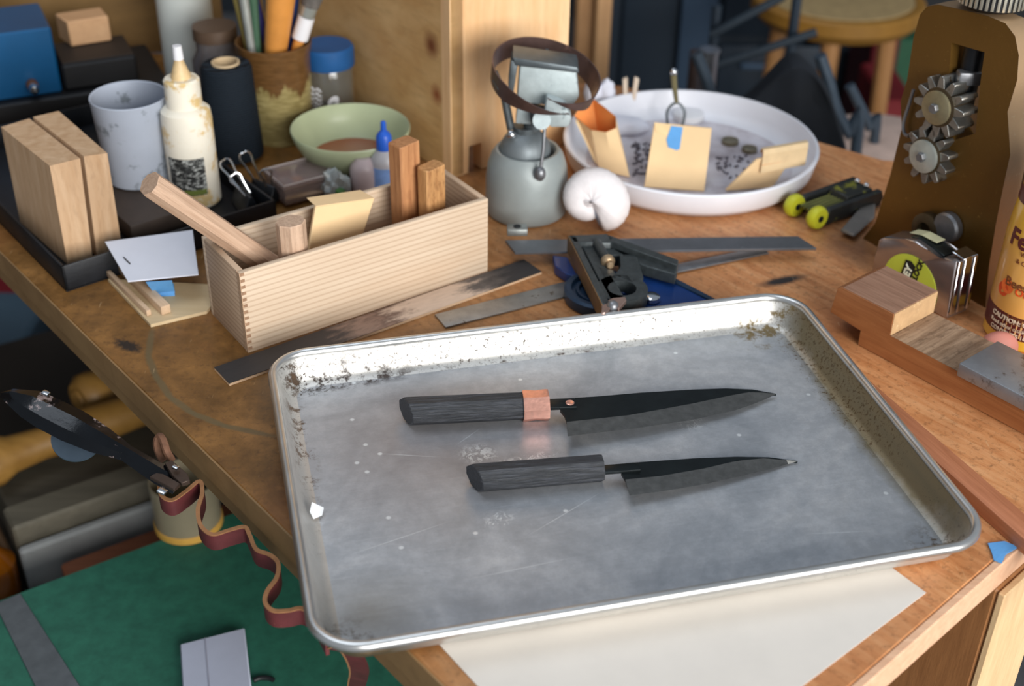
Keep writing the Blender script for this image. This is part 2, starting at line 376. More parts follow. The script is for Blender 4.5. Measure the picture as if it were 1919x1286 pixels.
# subdivided floor is not needed: the sheet is flat
obj('pan_wall', g, pan_mat(True), pan, 60)
g = G(); g.prism(rrect(.0199, .0, RO-.02), (0, 0, .0014)); obj('pan_floor', g, pan_mat(False), pan)
bead = rrect(.0026, .0236, RO-.0026, 12)
g = G(); g.tube(bead, .0036, 10, False, True); obj('rolled_rim', g, plain('pan_bead_aluminium', (205, 205, 203), .3, .9, .12, 30, .1, 200, spots=(50, .66, (120, 108, 92))), pan, 60)
g = G(); q0 = PAN.inverted() @ P(590, 958, .006)
t = [P(585, 945, .014), P(607, 955, .004), P(604, 968, .003), P(588, 975, .0045), P(581, 962, .010)]
solo('wax_flake', G().prism([p+Vector((0, 0, .001)) for p in t], (0, 0, .0008)), plain('milky_wax', (222, 226, 230), .4, 0, .05), 'small milky flake stuck inside the left edge of the baking sheet', 'wax flake', t[2])

# ---------------------------------------------------------------- knives
M_blade = plain('black_forged_steel', (30, 36, 38), .3, .6, .25, 60, .1, 250)
M_edge = plain('ground_edge_steel', (98, 99, 98), .38, .75, .2, 150, .15, 400)
def burnt_handle_mat():
    k = N('charred_handle_wood'); n1 = k.noise(k.co((6, 90, 90)), 8, 6, .7, .3)
    k.l(k.ramp(n1, [(.3, srgb(14, 15, 18)), (.5, srgb(38, 41, 46)), (.75, srgb(72, 75, 83))]), k.b.inputs['Base Color'])
    k.b.inputs['Roughness'].default_value = .42; k.bump(n1, .8, .0012); return k.m
M_char = burnt_handle_mat()
Z0 = .0036
def knife(label, hp0, hp1, rad, edge_pts, spine_pts, mid_pts, heel, tangw, rivet, rr, ferrule=None):
    """hp0, hp1: pixels of the bottom edge line ends of the handle on the pan floor"""
    a, b = P(*hp0, Z0), P(*hp1, Z0); ax = (b-a).normalized(); nrm = Vector((-ax.y, ax.x, 0))
    Mk = frame(a, ax); t = thing('kitchen_knife', label, 'knife', Mk)
    Lh = (b-a).length; h = rad*2; cw = h*.30
    def octo(x, s=1, dx=0, sl=.0):                       # y away from the viewer, z up
        hw, hh = rad*1.0*s, rad*.92*s; c = cw*s; cy, cz = rad*1.0, rad*.92
        pts = [(-hw+c, -hh), (hw-c, -hh), (hw, -hh+c), (hw, hh-c), (hw-c, hh), (-hw+c, hh), (-hw, hh-c), (-hw, -hh+c)]
        sl = .010*max(0, 1-x/.012)
        return [Mk @ Vector((x-.003*max(0, 1-x/.012)+sl*(.5-p[0]/(2*rad)), cy+p[0], cz+p[1])) for p in pts]
    g = G(); g.loft([octo(0, .93), octo(.0012, .985), octo(.003), octo(Lh*.5, .99), octo(Lh-.002, .97), octo(Lh, .93)]); obj('handle', g, M_char, t, 25)
    if ferrule:
        f0, f1 = ferrule; g = G()
        r1 = [octo(f0, 1.0), octo(f0, 1.10), octo(f0+.002, 1.12), octo((f0+f1)/2, 1.06), octo(f1-.002, 1.12), octo(f1, 1.10), octo(f1, .95)]
        g.loft(r1); obj('ferrule', g, M_copper, t, 20, label='wrapped copper ferrule')
    # blade lies level with the middle of the handle and sinks a little to the tip
    zc = Z0+rad*1.0
    xs = lambda p: (Mk.inverted() @ p).x
    tipx = xs(P(*spine_pts[-1], .006))
    def zz(px):
        x = xs(P(px, 780, .01)); u = (x-Lh)/(tipx-Lh); return zc*(1-max(0, u))+.0048*max(0, u)
    sp = [P(x, y, zz(x)+.0012) for x, y in spine_pts]; md = [P(x, y, zz(x)+.0011) for x, y in mid_pts]; ed = [P(x, y, zz(x)-.0002) for x, y in edge_pts]
    th = Vector((0, 0, -.0024))
    g = G()
    hl = [P(x, y, zz(x)+.0011) for x, y in heel]; g.prism(sp+md[::-1][1:]+hl, th); bl = obj('blade', g, M_blade, t, 30)
    g = G(); t_ = bmesh.new()
    # the ground bevel: outer line comes to an edge
    poly = md+ed[::-1][1:]
    n = len(md); m_ = len(ed)
    tv = [t_.verts.new(p) for p in md]; tb = [t_.verts.new(p+th) for p in md]; te = [t_.verts.new(p-Vector((0, 0, .0006))) for p in ed]
    # resample both lines to the same count
    t_.free(); K = 16
    def res(L):
        ds = [0]
        for p, q in zip(L, L[1:]): ds.append(ds[-1]+(q-p).length)
        out = []
        for i in range(K+1):
            s = ds[-1]*i/K; j = max(0, min(len(L)-2, next((q for q in range(len(ds)-1) if ds[q+1] >= s-1e-9), len(L)-2)))
            u = (s-ds[j])/max(1e-9, ds[j+1]-ds[j]); out.append(L[j].lerp(L[j+1], min(1, u)))
        return out
    A, B = res(md), res(ed)
    g.loft([[p, q-Vector((0, 0, .0004)), p+th*(1-.7*i/K)] for i, (p, q) in enumerate(zip(A, B))]); obj('ground_edge', g, M_edge, bl, 30)
    tx0, tx1 = Lh-.004, xs(P(tangw[0], 760, zc))
    c = P(tangw[0], (tangw[1]+tangw[2])/2, zc); cc = Mk.inverted() @ c
    hwid = abs((Mk.inverted() @ P(tangw[0], tangw[1], zc)).y-(Mk.inverted() @ P(tangw[0], tangw[2], zc)).y)
    g = G(); g.box(((tx0+cc.x+.012)/2, cc.y, zc-Z0), (cc.x+.012-tx0, hwid, .0026), Mk, .0004); obj('tang', g, M_blade, t)
    q = P(rivet[0], rivet[1], zz(rivet[0])+.0020)
    g = G(); g.lathe([(0, -.001), (rr, -.001), (rr, .0008), (rr*.8, .0012), (rr*.45, .0010), (0, .0009)], q, 20)
    obj('rivet', g, M_copper, t, label='small copper rivet')
    return t
knife('longer dark knife with a black handle and a copper collar, in the baking sheet', (757, 808), (1012, 796), .0112,
      [(1064, 817), (1200, 801), (1300, 786), (1380, 768), (1430, 750), (1455, 738)],
      [(1052, 747), (1120, 743), (1200, 736), (1300, 730), (1360, 728), (1410, 730), (1455, 738)],
      [(1062, 791), (1180, 778), (1300, 756), (1370, 741), (1410, 734), (1455, 738)], [(1058, 778), (1050, 768)], (1050, 749, 766), (1068, 756), .0034, (.092, .112))
Z0 = .0026
knife('shorter dark knife with a plain black handle, nearer the front of the baking sheet', (887, 934), (1133, 914), .0106,
      [(1180, 928), (1250, 919), (1330, 905), (1400, 889), (1450, 877), (1495, 864)],
      [(1172, 868), (1230, 864), (1300, 859), (1380, 856), (1440, 857), (1495, 864)],
      [(1172, 899), (1240, 892), (1320, 878), (1380, 864), (1430, 859), (1495, 864)], [(1164, 886)], (1168, 871, 885), (1190, 877), .0034)

# ---------------------------------------------------------------- paper, tape, sticks at the right
pa = [P(825, 1211), P(893, 1286)]
q1 = P(1735, 1112); e1 = (P(1505, 1286)-q1).normalized(); e2 = (P(1660, 1057)-q1).normalized()
solo('paper_sheet', G().prism([q1, q1+e1*.2876, Vector((-.102, .66, 0)), q1+e2*.13], (0, 0, .0005), Matrix.Translation((0, 0, .0001))), plain('cream_paper', (214, 208, 200), .8, 0, .03, 20, .1),
     'large cream sheet of paper lying under the front of the baking sheet', 'paper', q1)
tp = [(1851, 1019), (1882, 1015), (1909, 1026), (1885, 1040), (1877, 1057), (1862, 1050), (1859, 1038)]
g = G(); g.prism([P(x, y, .0008) for x, y in tp], (0, 0, .0004)); solo('tape_scrap', g, M_tape, 'torn scrap of blue tape stuck at the front edge of the bench', 'tape', P(1880, 1035))
M_red = wood('reddish_stick_wood', (158, 96, 62), (190, 124, 88), 200, (1, 12, 12), .5, knots=[(.155, .008, .012, .004, (112, 62, 44))])
a, b = P(1660, 739, .012), P(1919, 962, .012); dx = (b-a).normalized(); ny = Vector((-dx.y, dx.x, 0))
m_ = frame(Vector((a.x, a.y, 0)), dx)
solo('wooden_stick', G().box((.12, -.0095, .0062), (.31, .019, .0118), m_, .0006), M_red, 'long reddish brown stick of wood poking out from under the baking sheet', 'wood stick', m_)

# ---------------------------------------------------------------- burnt strip, wooden box and what stands in it
def flat(px4, z, h): return [P(x, y, z) for x, y in px4]
def scorched():
    k = N('scorched_strip_wood'); pos = k.co((9, 60, 60)); n1 = k.noise(pos, 5, 5, .65, .5); sx = k.n('ShaderNodeSeparateXYZ'); k.l(k.co(), sx.inputs[0])
    t = k.math('ADD', sx.outputs[0], k.math('MULTIPLY', k.math('SUBTRACT', k.noise(k.co((14, 40, 1)), 3, 5, .7), .5), .10))
    b = srgb(46, 43, 43); l = srgb(206, 182, 162); gy = srgb(96, 88, 84)
    c = k.ramp(t, [(.0, b), (.10, srgb(58, 50, 48)), (.135, srgb(150, 122, 106)), (.155, srgb(104, 80, 70)), (.175, l), (.232, l), (.252, gy), (.285, b)])
    k.l(k.mix(k.math('MULTIPLY', k.ramp(n1, [(.45, 0.0), (.7, 1.0)]), .18), c, srgb(40, 34, 32)), k.b.inputs['Base Color']); k.b.inputs['Roughness'].default_value = .6; k.bump(n1, .3); return k.m
a, b = P(430, 724), P(1015, 514); m_ = frame(a, b-a); Ls = (b-a).length
st = thing('scorched_strip', 'thin wooden strip scorched black at both ends, lying in front of the wooden box', 'wood strip', m_)
obj('strip_face', G().box((Ls/2, .01375, .00265), (Ls, .0275, .0006), m_), scorched(), st)
obj('strip_core', G().box((Ls/2, .01375, .0012), (Ls, .0275, .0022), m_), plain('pale_strip_wood', (216, 184, 150), .7), st)
a, b = P(845, 614), P(1110, 546); m_ = frame(a, b-a)
solo('steel_strip', G().box((.065, .0115, .0011), (.14, .023, .0018), m_, .0004), plain('tarnished_steel', (150, 148, 144), .42, .7, .22, 60, .2, 200, spots=(120, .6, (104, 92, 80))), 'short tarnished steel strip behind the baking sheet, pointing at the blue protractor head', 'steel strip', m_)

BX = frame((-.2194, .9045, 0), (math.cos(R(35.4)), math.sin(R(35.4)), 0))
M_box = wood('box_side_wood', (200, 176, 150), (212, 192, 168), 90, (1, 9, 9), .6, bands=62, c3=(172, 144, 118), fine=.05)
M_boxend = wood('box_end_wood', (186, 160, 134), (200, 174, 148), 90, (9, 1, 9), .65, bands=66, c3=(146, 116, 92), fine=.1)
M_endgrain = plain('end_grain_wood', (196, 164, 134), .7, 0, .2, 300)
bx = thing('wooden_box', 'open pale pine box with finger joints, holding handle blanks and an envelope', 'box', BX)
BL, BW, BH, BT = .2404, .075, .0765, .0052
obj('front_panel', G().box((BL/2, BT/2, BH/2), (BL, BT, BH), BX, .0005), M_box, bx)
obj('back_panel', G().box((BL/2, BW-BT/2, BH/2), (BL, BT, BH), BX, .0005), M_box, bx)
for x in (BT/2, BL-BT/2): obj('end_panel', G().box((x, BW/2, BH/2), (BT, BW-2*BT-.0002, BH), BX, .0004), M_boxend, bx)
obj('bottom_panel', G().box((BL/2, BW/2, .003), (BL-2*BT-.0004, BW-2*BT-.0004, .005), BX), M_box, bx)
g = G(); nf = 26
for i in range(nf):
    z = BH*(i+.5)/nf
    if i % 2: g.box((.0006, BT/2, z), (.0022, BT+.0004, BH/nf*.92), BX)
    else: g.box((-.0001, BT*.5, z), (.0006, BT*1.0, BH/nf*.92), BX)
o_ = obj('finger_joint', g, M_endgrain, bx, kind='stuff')
g = G()
for i in range(nf):
    z = BH*(i+.5)/nf
    if i % 2: g.box((BT*.35, -.0001, z), (BT*.7, .0006, BH/nf*.9), BX)
obj('joint_end_grain', g, plain('joint_dark_grain', (150, 118, 92), .7, 0, .2, 300), bx, kind='stuff')

M_blank = wood('open_grain_wood', (176, 142, 116), (208, 176, 150), 260, (1, 14, 14), .65, fine=.7)
M_blank2 = wood('walnut_blank_wood', (150, 98, 60), (196, 142, 96), 200, (12, 12, 1), .6, fine=.5)
M_blank3 = wood('striped_blank_wood', (152, 102, 58), (206, 158, 104), 300, (16, 16, 1), .6, fine=.8)
def octrod(pa_, pb_, w_, h_, c=.28):
    d = (pb_-pa_).normalized(); m_ = frame(pa_, d); L_ = (pb_-pa_).length
    hw, hh = w_/2, h_/2; cc = w_*c
    pt = [(-hw+cc, -hh), (hw-cc, -hh), (hw, -hh+cc), (hw, hh-cc), (hw-cc, hh), (-hw+cc, hh), (-hw, hh-cc), (-hw, -hh+cc)]
    ring = lambda x, s: [m_ @ Vector((x, p[0]*s, p[1]*s)) for p in pt]
    return G().loft([ring(0, .95), ring(.0008, 1), ring(L_-.0008, 1), ring(L_, .95)]), m_
lowp = BX @ Vector((.068, .0480, .024)); rim = BX @ Vector((0.0, .050, BH+.0220))
top_ = lowp+(rim-lowp)*1.0
# run the rod on until it reaches the pixel column of its upper end
def colx(p):
    d = p-O; return CX+FPX*d.dot(cr)/d.dot(fw)
k_ = 1.0
while colx(lowp+(rim-lowp)*k_) > 280 and k_ < 4: k_ += .01
g, m_ = octrod(lowp, lowp+(rim-lowp)*k_, .0225, .0195)
solo('handle_blank', g, M_blank, 'long eight sided wooden blank leaning out over the left end of the box', 'handle blank', m_, 'handle blanks in the pine box', 20)
def upright(px, pyt, u, v, w_, h_, c, mat_, label, lean=(0, 0), rot=0):
    base = BX @ Vector((u, v, .0060))
    lo, hi = .03, .2
    for _ in range(30):
        z = (lo+hi)/2; q = Vector((base.x, base.y, z)); d = q-O
        if CY-FPX*d.dot(cu)/d.dot(fw) < pyt: hi = z
        else: lo = z
    topp = Vector((base.x+lean[0], base.y+lean[1], z)); g, mm = octrod(base, topp, w_, h_, c)
    mm = Matrix.Translation(base) @ Matrix.Rotation(R(rot+35.4), 4, 'Z'); g2 = G(); L_ = (topp-base).length
    hw, hh = w_/2, h_/2; cc = w_*c
    pt = [(-hw+cc, -hh), (hw-cc, -hh), (hw, -hh+cc), (hw, hh-cc), (hw-cc, hh), (-hw+cc, hh), (-hw, hh-cc), (-hw, -hh+cc)]
    sh = Vector((lean[0], lean[1], 0)); rt = mm.to_3x3()
    ring = lambda zz_, s: [base+rt @ Vector((p[0]*s, p[1]*s, 0))+sh*(zz_/L_)+Vector((0, 0, zz_)) for p in pt]
    g2.loft([ring(0, .96), ring(.001, 1), ring(L_-.001, 1), ring(L_, .95)])
    return solo('handle_blank', g2, mat_, label, 'handle blank', mm, 'handle blanks in the pine box', 20)
M_blankv = wood('open_grain_upright_wood', (172, 140, 116), (214, 184, 158), 260, (14, 14, 1), .65, fine=.6)
upright(533, 414, .057, .0195, .024, .021, .28, M_blankv, 'short eight sided blank standing upright near the left end of the box')
upright(776, 265, .184, .047, .0235, .017, .06, M_blank2, 'tall dark brown blank standing near the right end of the box', (-.001, 0), 12)
upright(812, 310, .200, .030, .0235, .015, .1, M_blank3, 'stripy light brown blank standing in front of the tall dark one', (0, 0), 14)
# envelope in the box: body with a flap folded back over the rear panel
ev = thing('envelope', 'manila envelope standing in the wooden box with its flap folded back', 'envelope', BX @ Vector((.12, .045, .006)), 'small manila envelopes')
fa, fb = BX @ Vector((.108, .045, .006)), BX @ Vector((.166, .045, .006))
ta, tb = PV(592, 388, fa, fb), PV(702, 373, fa, fb)
la, lb = PV(578, 470, fa, fb), PV(681, 440, fa, fb)
da = (la-ta)/(ta.z-la.z)*(ta.z-.007); db = (lb-tb)/(tb.z-lb.z)*(tb.z-.007)
nb = (BX.to_3x3() @ Vector((0, 1, 0)))
g = G(); g.prism([ta, tb, tb+db, ta+da], nb*.004, bev=.0008); obj('envelope_body', g, M_manila, ev)
ra = ta+nb*.018+Vector((.0005, 0, .0005)); rb = tb+nb*.018+Vector((-.0035, 0, .0005))
g = G(); g.prism([ta+Vector((0, 0, .0002)), tb+Vector((0, 0, .0002)), rb, ra], (0, 0, .0007)); obj('flap', g, M_manila, ev)

# ---------------------------------------------------------------- plywood, stick, card and tape beside the box
M_ply = wood('birch_ply_wood', (196, 172, 132), (208, 186, 150), 120, (1, 8, 8), .7)
pc = [(283, 614), (381, 588), (365, 500), (203, 528)]
pq = [P(*p) for p in pc]; pq[1] = P(378, 588); 
solo('plywood_sheet', G().prism([pq[0], BX @ Vector((-.0035, .076, 0)), BX @ Vector((.030, .106, 0)), pq[3]], (0, 0, .003), Matrix.Translation((0, 0, .0001))), M_ply, 'thin square of birch plywood lying on the bench left of the wooden box', 'plywood', pq[0])
a, b = P(302, 592, .003), P(222, 512, .003); ax = (b-a); m_ = frame(a+Vector((.0, 0, .0001)), ax)
M_stick = wood('pale_stick_wood', (188, 158, 128), (206, 178, 148), 200, (1, 12, 12), .65, fine=.5)
solo('thin_stick', G().box((ax.length/2, -.005, .0042), (ax.length, .0085, .0082), m_, .0004), M_stick, 'short square stick on the plywood, nearer the box', 'stick', m_, 'square sticks lying on the plywood', 30)
a2, b2 = P(287, 592, .003), P(210, 516, .003); m2 = frame(a2+Vector((-.0015, 0, .0001)), b2-a2)
solo('thin_stick', G().box(((b2-a2).length/2, .0015, .003), ((b2-a2).length*.98, .004, .0055), m2, .0003), M_stick, 'thinner square stick on the plywood, nearer the bench edge', 'stick', m2, 'square sticks lying on the plywood', 30)
cz = .0272
cp = [P(197, 455, cz+.001), P(361, 433, cz+.001), P(372, 516, cz), P(240, 529, cz)]
cd = thing('white_card', 'stiff white card with a small slit, resting on the rim of the black tray', 'card', cp[3])
obj('card_sheet', G().prism([cp[0], cp[1], cp[2], cp[3]], (0, 0, .0011)), plain('white_card_paper', (214, 218, 230), .65, 0, .02), cd)
s0, s1 = P(232, 484, cz+.0012), P(244, 496, cz+.0012)
obj('slit', G().tube([s0+Vector((0, 0, .0009)), s1+Vector((0, 0, .0009))], .0006, 6), M_dark, cd)
# small stand of folded tape that holds the card up
tpz = [P(273, 529, .0265), P(322, 526, .0265), P(327, 546, .0075), P(325, 556, .005), P(300, 558, .004), P(289, 550, .006)]
g = G(); g.prism([tpz[0], tpz[1], tpz[2], tpz[5]], (.0, .0006, 0)); g.prism([tpz[5], tpz[2]+Vector((0, .001, 0)), P(327, 555, .0036), P(292, 556, .0036)], (0, .0006, -.0003))
g.prism([P(294, 556, .0038), P(328, 554, .0038), P(326, 532, .006), P(300, 538, .006)], (0, 0, .0006))
solo('tape_piece', g, M_tape, 'folded piece of blue masking tape under the white card', 'tape', P(300, 555, .011))

# ---------------------------------------------------------------- black steel tray with blocks, cup, glue, spool
c0 = P(125, 548); tdx = (P(230, 514)-c0).normalized(); tdy = (P(0, 415)-c0).normalized(); tdy = (tdy-tdx*tdy.dot(tdx)).normalized()
TM = frame(c0, tdx); TW, TD, TH = .215, .330, .026
tr = thing('tool_tray', 'shallow black steel tray at the left edge of the bench holding blocks and glue', 'tray', TM)
obj('tray_floor', G().box((TW/2, TD/2, .0012), (TW, TD, .002), TM), M_dark, tr)
for c, d in (((TW/2, .0015, TH/2), (TW, .003, TH)), ((TW/2, TD-.0015, TH/2), (TW, .003, TH)), ((.0015, TD/2, TH/2), (.003, TD, TH)), ((TW-.0015, TD/2, TH/2), (.003, TD, TH))):
    obj('tray_wall', G().box(c, d, TM, .0008), M_dark, tr)
Mb = wood('sawn_block_wood', (184, 146, 108), (210, 178, 144), 120, (9, 9, 1), .75, fine=.4)
def pblock(pts_px, base_z, h, label, mat_, name='wood_block', group=None, bev=.0015):
    q = [P(x, y, base_z) for x, y in pts_px]
    return solo(name, G().prism(q, (0, 0, h), bev=bev), mat_, label, 'wood block', q[0], group)
# block faces: right hand vertical edges at (125,495)-(95,310) and (172,487)-(150,300)
zb = .003
def zof(p, py):
    lo, hi = 0, .4
    for _ in range(30):
        z = (lo+hi)/2; d = Vector((p.x, p.y, z))-O
        if CY-FPX*d.dot(cu)/d.dot(fw) < py: hi = z
        else: lo = z
    return z
def leanblock(b_near, b_right, t_near, t_right, t_farR, t_farL, label):
    A, B = P(*b_near, zb), P(*b_right, zb)
    h = zof(A, t_near[1]+2); Tn = P(*t_near, h); Tr = P(*t_right, h); F1 = P(*t_farR, h); F2 = P(*t_farL, h)
    sh = (A-Tn); sh.z = 0
    bot = [A, B, Vector((F1.x, F1.y, zb))+(B-Tr)*Vector((1, 1, 0)).length*0+Vector(((B-Tr).x, (B-Tr).y, 0)), Vector((F2.x, F2.y, zb))+Vector((sh.x, sh.y, 0))]
    g = G(); g.loft([bot, [Tn, Tr, F1, F2]]); t = bmesh.new()
    return solo('wood_block', g, Mb, label, 'wood block', A, 'sawn wood blocks in the black tray')
leanblock((127, 496), (174, 488), (93, 311), (150, 297), (55, 222), (2, 238), 'big sawn wood block in the black tray, the left one of the pair')
leanblock((182, 481), (229, 466), (157, 293), (201, 287), (110, 208), (62, 219), 'sawn wood block with a crack, the right one of the pair in the black tray')
brb = plain('dark_brown_board_wood', (64, 52, 44), .6, 0, .2)
cb = P(300, 440, .0025); m_ = frame(cb, tdx)
bd = BX
solo('dark_board', G().box((.010, .045, .0095), (.060, .1, .0185), frame(P(282, 442, .0025), tdx), .001), brb, 'dark brown wooden board in the black tray under the grey cup', 'board', P(282, 442, .0025))

def stand(px, py, z, r):                      # centre of a round foot whose nearest point is seen at the pixel
    p = P(px, py, z); d = Vector((p.x, p.y, 0)).normalized(); return p+d*r
def hgt(c, r, py):                            # height at which the near side of a ring of radius r is seen at row py
    d = Vector((c.x, c.y, 0)).normalized(); q = c-d*r
    return zof(q, py)-c.z
cc = stand(268, 358, .0215, .031); h = hgt(cc, .037, 205)
M_cup = plain('grey_glazed_cup', (164, 172, 186), .5, 0, .06, 20, .1, spots=(30, .57, (118, 126, 134)))
solo('grey_cup', G().lathe([(0, 0), (.029, 0), (.0315, .002), (.034, h*.5), (.0365, h-.006), (.0372, h-.001), (.0365, h), (.0350, h-.001), (.0330, h*.5), (.030, .006), (0, .005)], cc, 48), M_cup, 'plain grey cup with smudges standing behind the two sawn blocks', 'cup', cc)

gc = stand(372, 396, .0025, .0245); hs = hgt(gc, .0235, 208)-.004
gl = thing('glue_bottle', 'white plastic glue bottle with a dried yellow nozzle and a torn dark label', 'glue bottle', gc)
M_glue = plain('stained_white_plastic', (232, 226, 210), .45, 0, .04, 30, .1, spots=(26, .53, (214, 186, 132)))
obj('bottle_body', G().lathe([(0, 0), (.022, 0), (.0245, .003), (.0245, hs-.012), (.0235, hs-.004), (.019, hs), (.015, hs+.001), (0, hs+.001)], gc, 40), M_glue, gl)
hc = hgt(gc, .016, 157); obj('cap', G().lathe([(0, hs), (.0172, hs), (.0172, hc-.002), (.0155, hc), (0, hc)], gc, 36), M_glue, gl)
hn = hgt(gc, .002, 112)
obj('nozzle', G().lathe([(0, hc), (.0095, hc), (.0088, hc+.004), (.0040, hn), (0, hn)], gc, 24), plain('dried_glue', (214, 186, 140), .5, 0, .15, 90, .3), gl, label='crusty yellowed nozzle')
hn2 = hgt(gc, .002, 87); obj('nozzle_tip', G().lathe([(0, hn), (.0050, hn), (.0043, hn2), (0, hn2)], gc, 20), M_white, gl)
def wrap(g, c, r, a0, a1, z0, z1, th=.0004, n=14, skew=0):
    rr = [[], []]
    rings = []
    for i in range(n+1):
        a = a0+(a1-a0)*i/n; cs, sn = math.cos(a), math.sin(a); r2 = r+th
        rings.append([Vector((c.x+r*cs, c.y+r*sn, c.z+z0)), Vector((c.x+r2*cs, c.y+r2*sn, c.z+z0)), Vector((c.x+r2*cs, c.y+r2*sn, c.z+z1)), Vector((c.x+r*cs, c.y+r*sn, c.z+z1))])
    g.loft(rings); return g
av = math.atan2(-gc.y, -gc.x)
def label_mat(name, bg, ink, sc, th=.5, green=None):
    k = N(name); n1 = k.noise(k.co((1, 1, 2.4)), sc, 6, .8); col = k.ramp(n1, [(th, srgb(*bg)), (th+.04, srgb(*ink))])
    k.l(col, k.b.inputs['Base Color']); k.b.inputs['Roughness'].default_value = .5; return k.m
g = wrap(G(), gc, .0246, av-1.05, av+.48, .017, .056); obj('label', g, label_mat('torn_label_print', (34, 36, 36), (196, 200, 196), 180, .52), gl, label='torn black and white label')
g = wrap(G(), gc, .0250, av-.45, av+.44, .018, .023); obj('label_edge', g, plain('green_label_print', (104, 116, 54), .5), gl, label='green lower strip of the label')

sc_ = stand(444, 312, .0025, .0300); hs = hgt(sc_, .026, 138)
sp_ = thing('thread_spool', 'tall cone of black thread on a cardboard core behind the glue bottle', 'spool', sc_)
def thread_mat():
    k = N('black_thread'); wv = k.n('ShaderNodeTexWave', wave_type='BANDS', bands_direction='Z'); wv.inputs['Scale'].default_value = 130; wv.inputs['Distortion'].default_value = 2.5
    k.l(k.co((1, 1, 1), (.12, .08, 0)), wv.inputs['Vector']); k.l(k.ramp(wv.outputs['Fac'], [(0, srgb(12, 16, 21)), (1, srgb(34, 44, 54))]), k.b.inputs['Base Color']); k.b.inputs['Roughness'].default_value = .8; k.b.inputs['Specular IOR Level'].default_value = .15; k.bump(wv.outputs['Fac'], .5); return k.m
obj('thread', G().lathe([(.0151, .002), (.0300, .002), (.0305, .006), (.0265, hs-.004), (.0245, hs), (.0145, hs+.001)], sc_, 40), thread_mat(), sp_)
obj('core', G().lathe([(.0150, 0), (.0145, hs+.003), (.0125, hs+.003), (.0120, .003), (.0120, 0), (.015, 0)], sc_, 32), plain('cardboard_core', (200, 176, 140), .8), sp_)

# binder clips: a folded black body and two looped wire handles each
def clip(pxy, loops, label, rz, s=1):
    c = P(*pxy, .0025); m_ = Matrix.Translation(c) @ Matrix.Rotation(rz, 4, 'Z')
    t = thing('binder_clip', label, 'clip', m_, 'binder clips in the black tray')
    g = G(); g.prism([m_ @ Vector(p) for p in ((-.009*s, -.018*s, .001), (.009*s, -.018*s, .001), (.0015*s, -.018*s, .020*s), (-.0015*s, -.018*s, .020*s))], m_.to_3x3() @ Vector((0, .036*s, 0)), bev=.0008)
    obj('clip_body', g, M_dark, t)
    for (lx, ly, lz, bx_, by_) in loops:
        tip = P(lx, ly, lz); base = m_ @ Vector((bx_, by_, .019*s))
        ax = tip-base; side = ax.cross(O-tip).normalized()*.0058
        pts = [base+side*.5, base+ax*.55+side*.75, base+ax*.85+side, tip+side*.6, tip, tip-side*.6, base+ax*.85-side, base+ax*.55-side*.75, base-side*.5]
        obj('wire_handle', G().tube(spline(pts, 5), .0010, 8), M_chrome, t)
clip((462, 392), [(419, 301, .045, 0, .008), (437, 328, .042, .0, -.01)], 'black binder clip with wire handles tipped to the left, beside the glue bottle', .5, 1.1)
clip((497, 372), [(456, 287, .050, 0, .008), (497, 318, .040, 0, -.008)], 'black binder clip with wire handles upright, beside the clear case', .9, .9)

# ---------------------------------------------------------------- writing
def textmesh(body, size, bold=0.0, ext=.0002):
    cu_ = bpy.data.curves.new('t', 'FONT'); cu_.body = body; cu_.size = size; cu_.extrude = ext; cu_.offset = bold; cu_.resolution_u = 3
    to = bpy.data.objects.new('t', cu_); C.objects.link(to); dg = bpy.context.evaluated_depsgraph_get()
    me = bpy.data.meshes.new_from_object(to.evaluated_get(dg)); bpy.data.objects.remove(to); bpy.data.curves.remove(cu_)
    t = bmesh.new(); t.from_mesh(me); bpy.data.meshes.remove(me); return t
def text_on(g, body, size, origin, xdir, ndir, bold=0.0, ext=.0002, right=False):
    t = textmesh(body, size, bold, ext)
    if right: w_ = max(v.co.x for v in t.verts); [setattr(v, 'co', v.co-Vector((w_, 0, 0))) for v in t.verts]
    x = Vector(xdir).normalized(); n = Vector(ndir).normalized(); y = n.cross(x)
    m = Matrix((x, y, n)).transposed().to_4x4(); m.translation = Vector(origin); return g._fin(t, m)
def text_cyl(g, body, size, c, r, th0, z, bold=0.0, sk=0.0, rz=None):
    t = textmesh(body, size, bold, .00015)
    if rz:
        t = bmesh.ops.subdivide_edges(t, edges=t.edges[:], cuts=1) and t
    for v in t.verts:
        x, y, zz_ = v.co; rr = (rz(z+y+sk*x) if rz else r); a = th0+x/rr
        v.co = Vector((c.x+(rr+.0004+zz_)*math.cos(a), c.y+(rr+.0004+zz_)*math.sin(a), c.z+z+y+sk*x))
    return g._fin(t)

# ---------------------------------------------------------------- combination square, protractor head, rules
m_ = frame(P(965, 475, .0125), P(1530, 467, .0125)-P(965, 475, .0125)); rl = (P(1530, 467, .0125)-P(965, 475, .0125)).length
g = G(); g.prism([m_ @ Vector(p) for p in ((0, 0, -.0013), (rl, 0, -.0013), (rl-.012, .0235, -.0013), (-.008, .0235, -.0013))], (0, 0, .0026), bev=.0003)
solo('steel_rule', g, plain('dark_steel_rule', (112, 116, 122), .4, .75, .1, 60, .1, spots=(40, .62, (140, 142, 146))), 'long grey steel rule passing through the dark square head behind the baking sheet', 'rule', m_)
a, b = P(1150, 520, .0032), P(1428, 462, .0032); m2 = frame(a, b-a)
solo('narrow_rule', G().box(((b-a).length/2, -.006, -.001), ((b-a).length, .013, .0018), m2, .0003), M_steel, 'narrow steel rule lying under the long one, pointing to the white dish', 'rule', m2)
g = G(); q = P(969, 437, .0141); mq = frame(q, (1, .05, 0)); g.box((0, .0, .0035), (.0195, .013, .007), mq, .001)
t_ = thing('square_nut', 'small square metal nut lying on the left end of the long steel rule', 'nut', q)
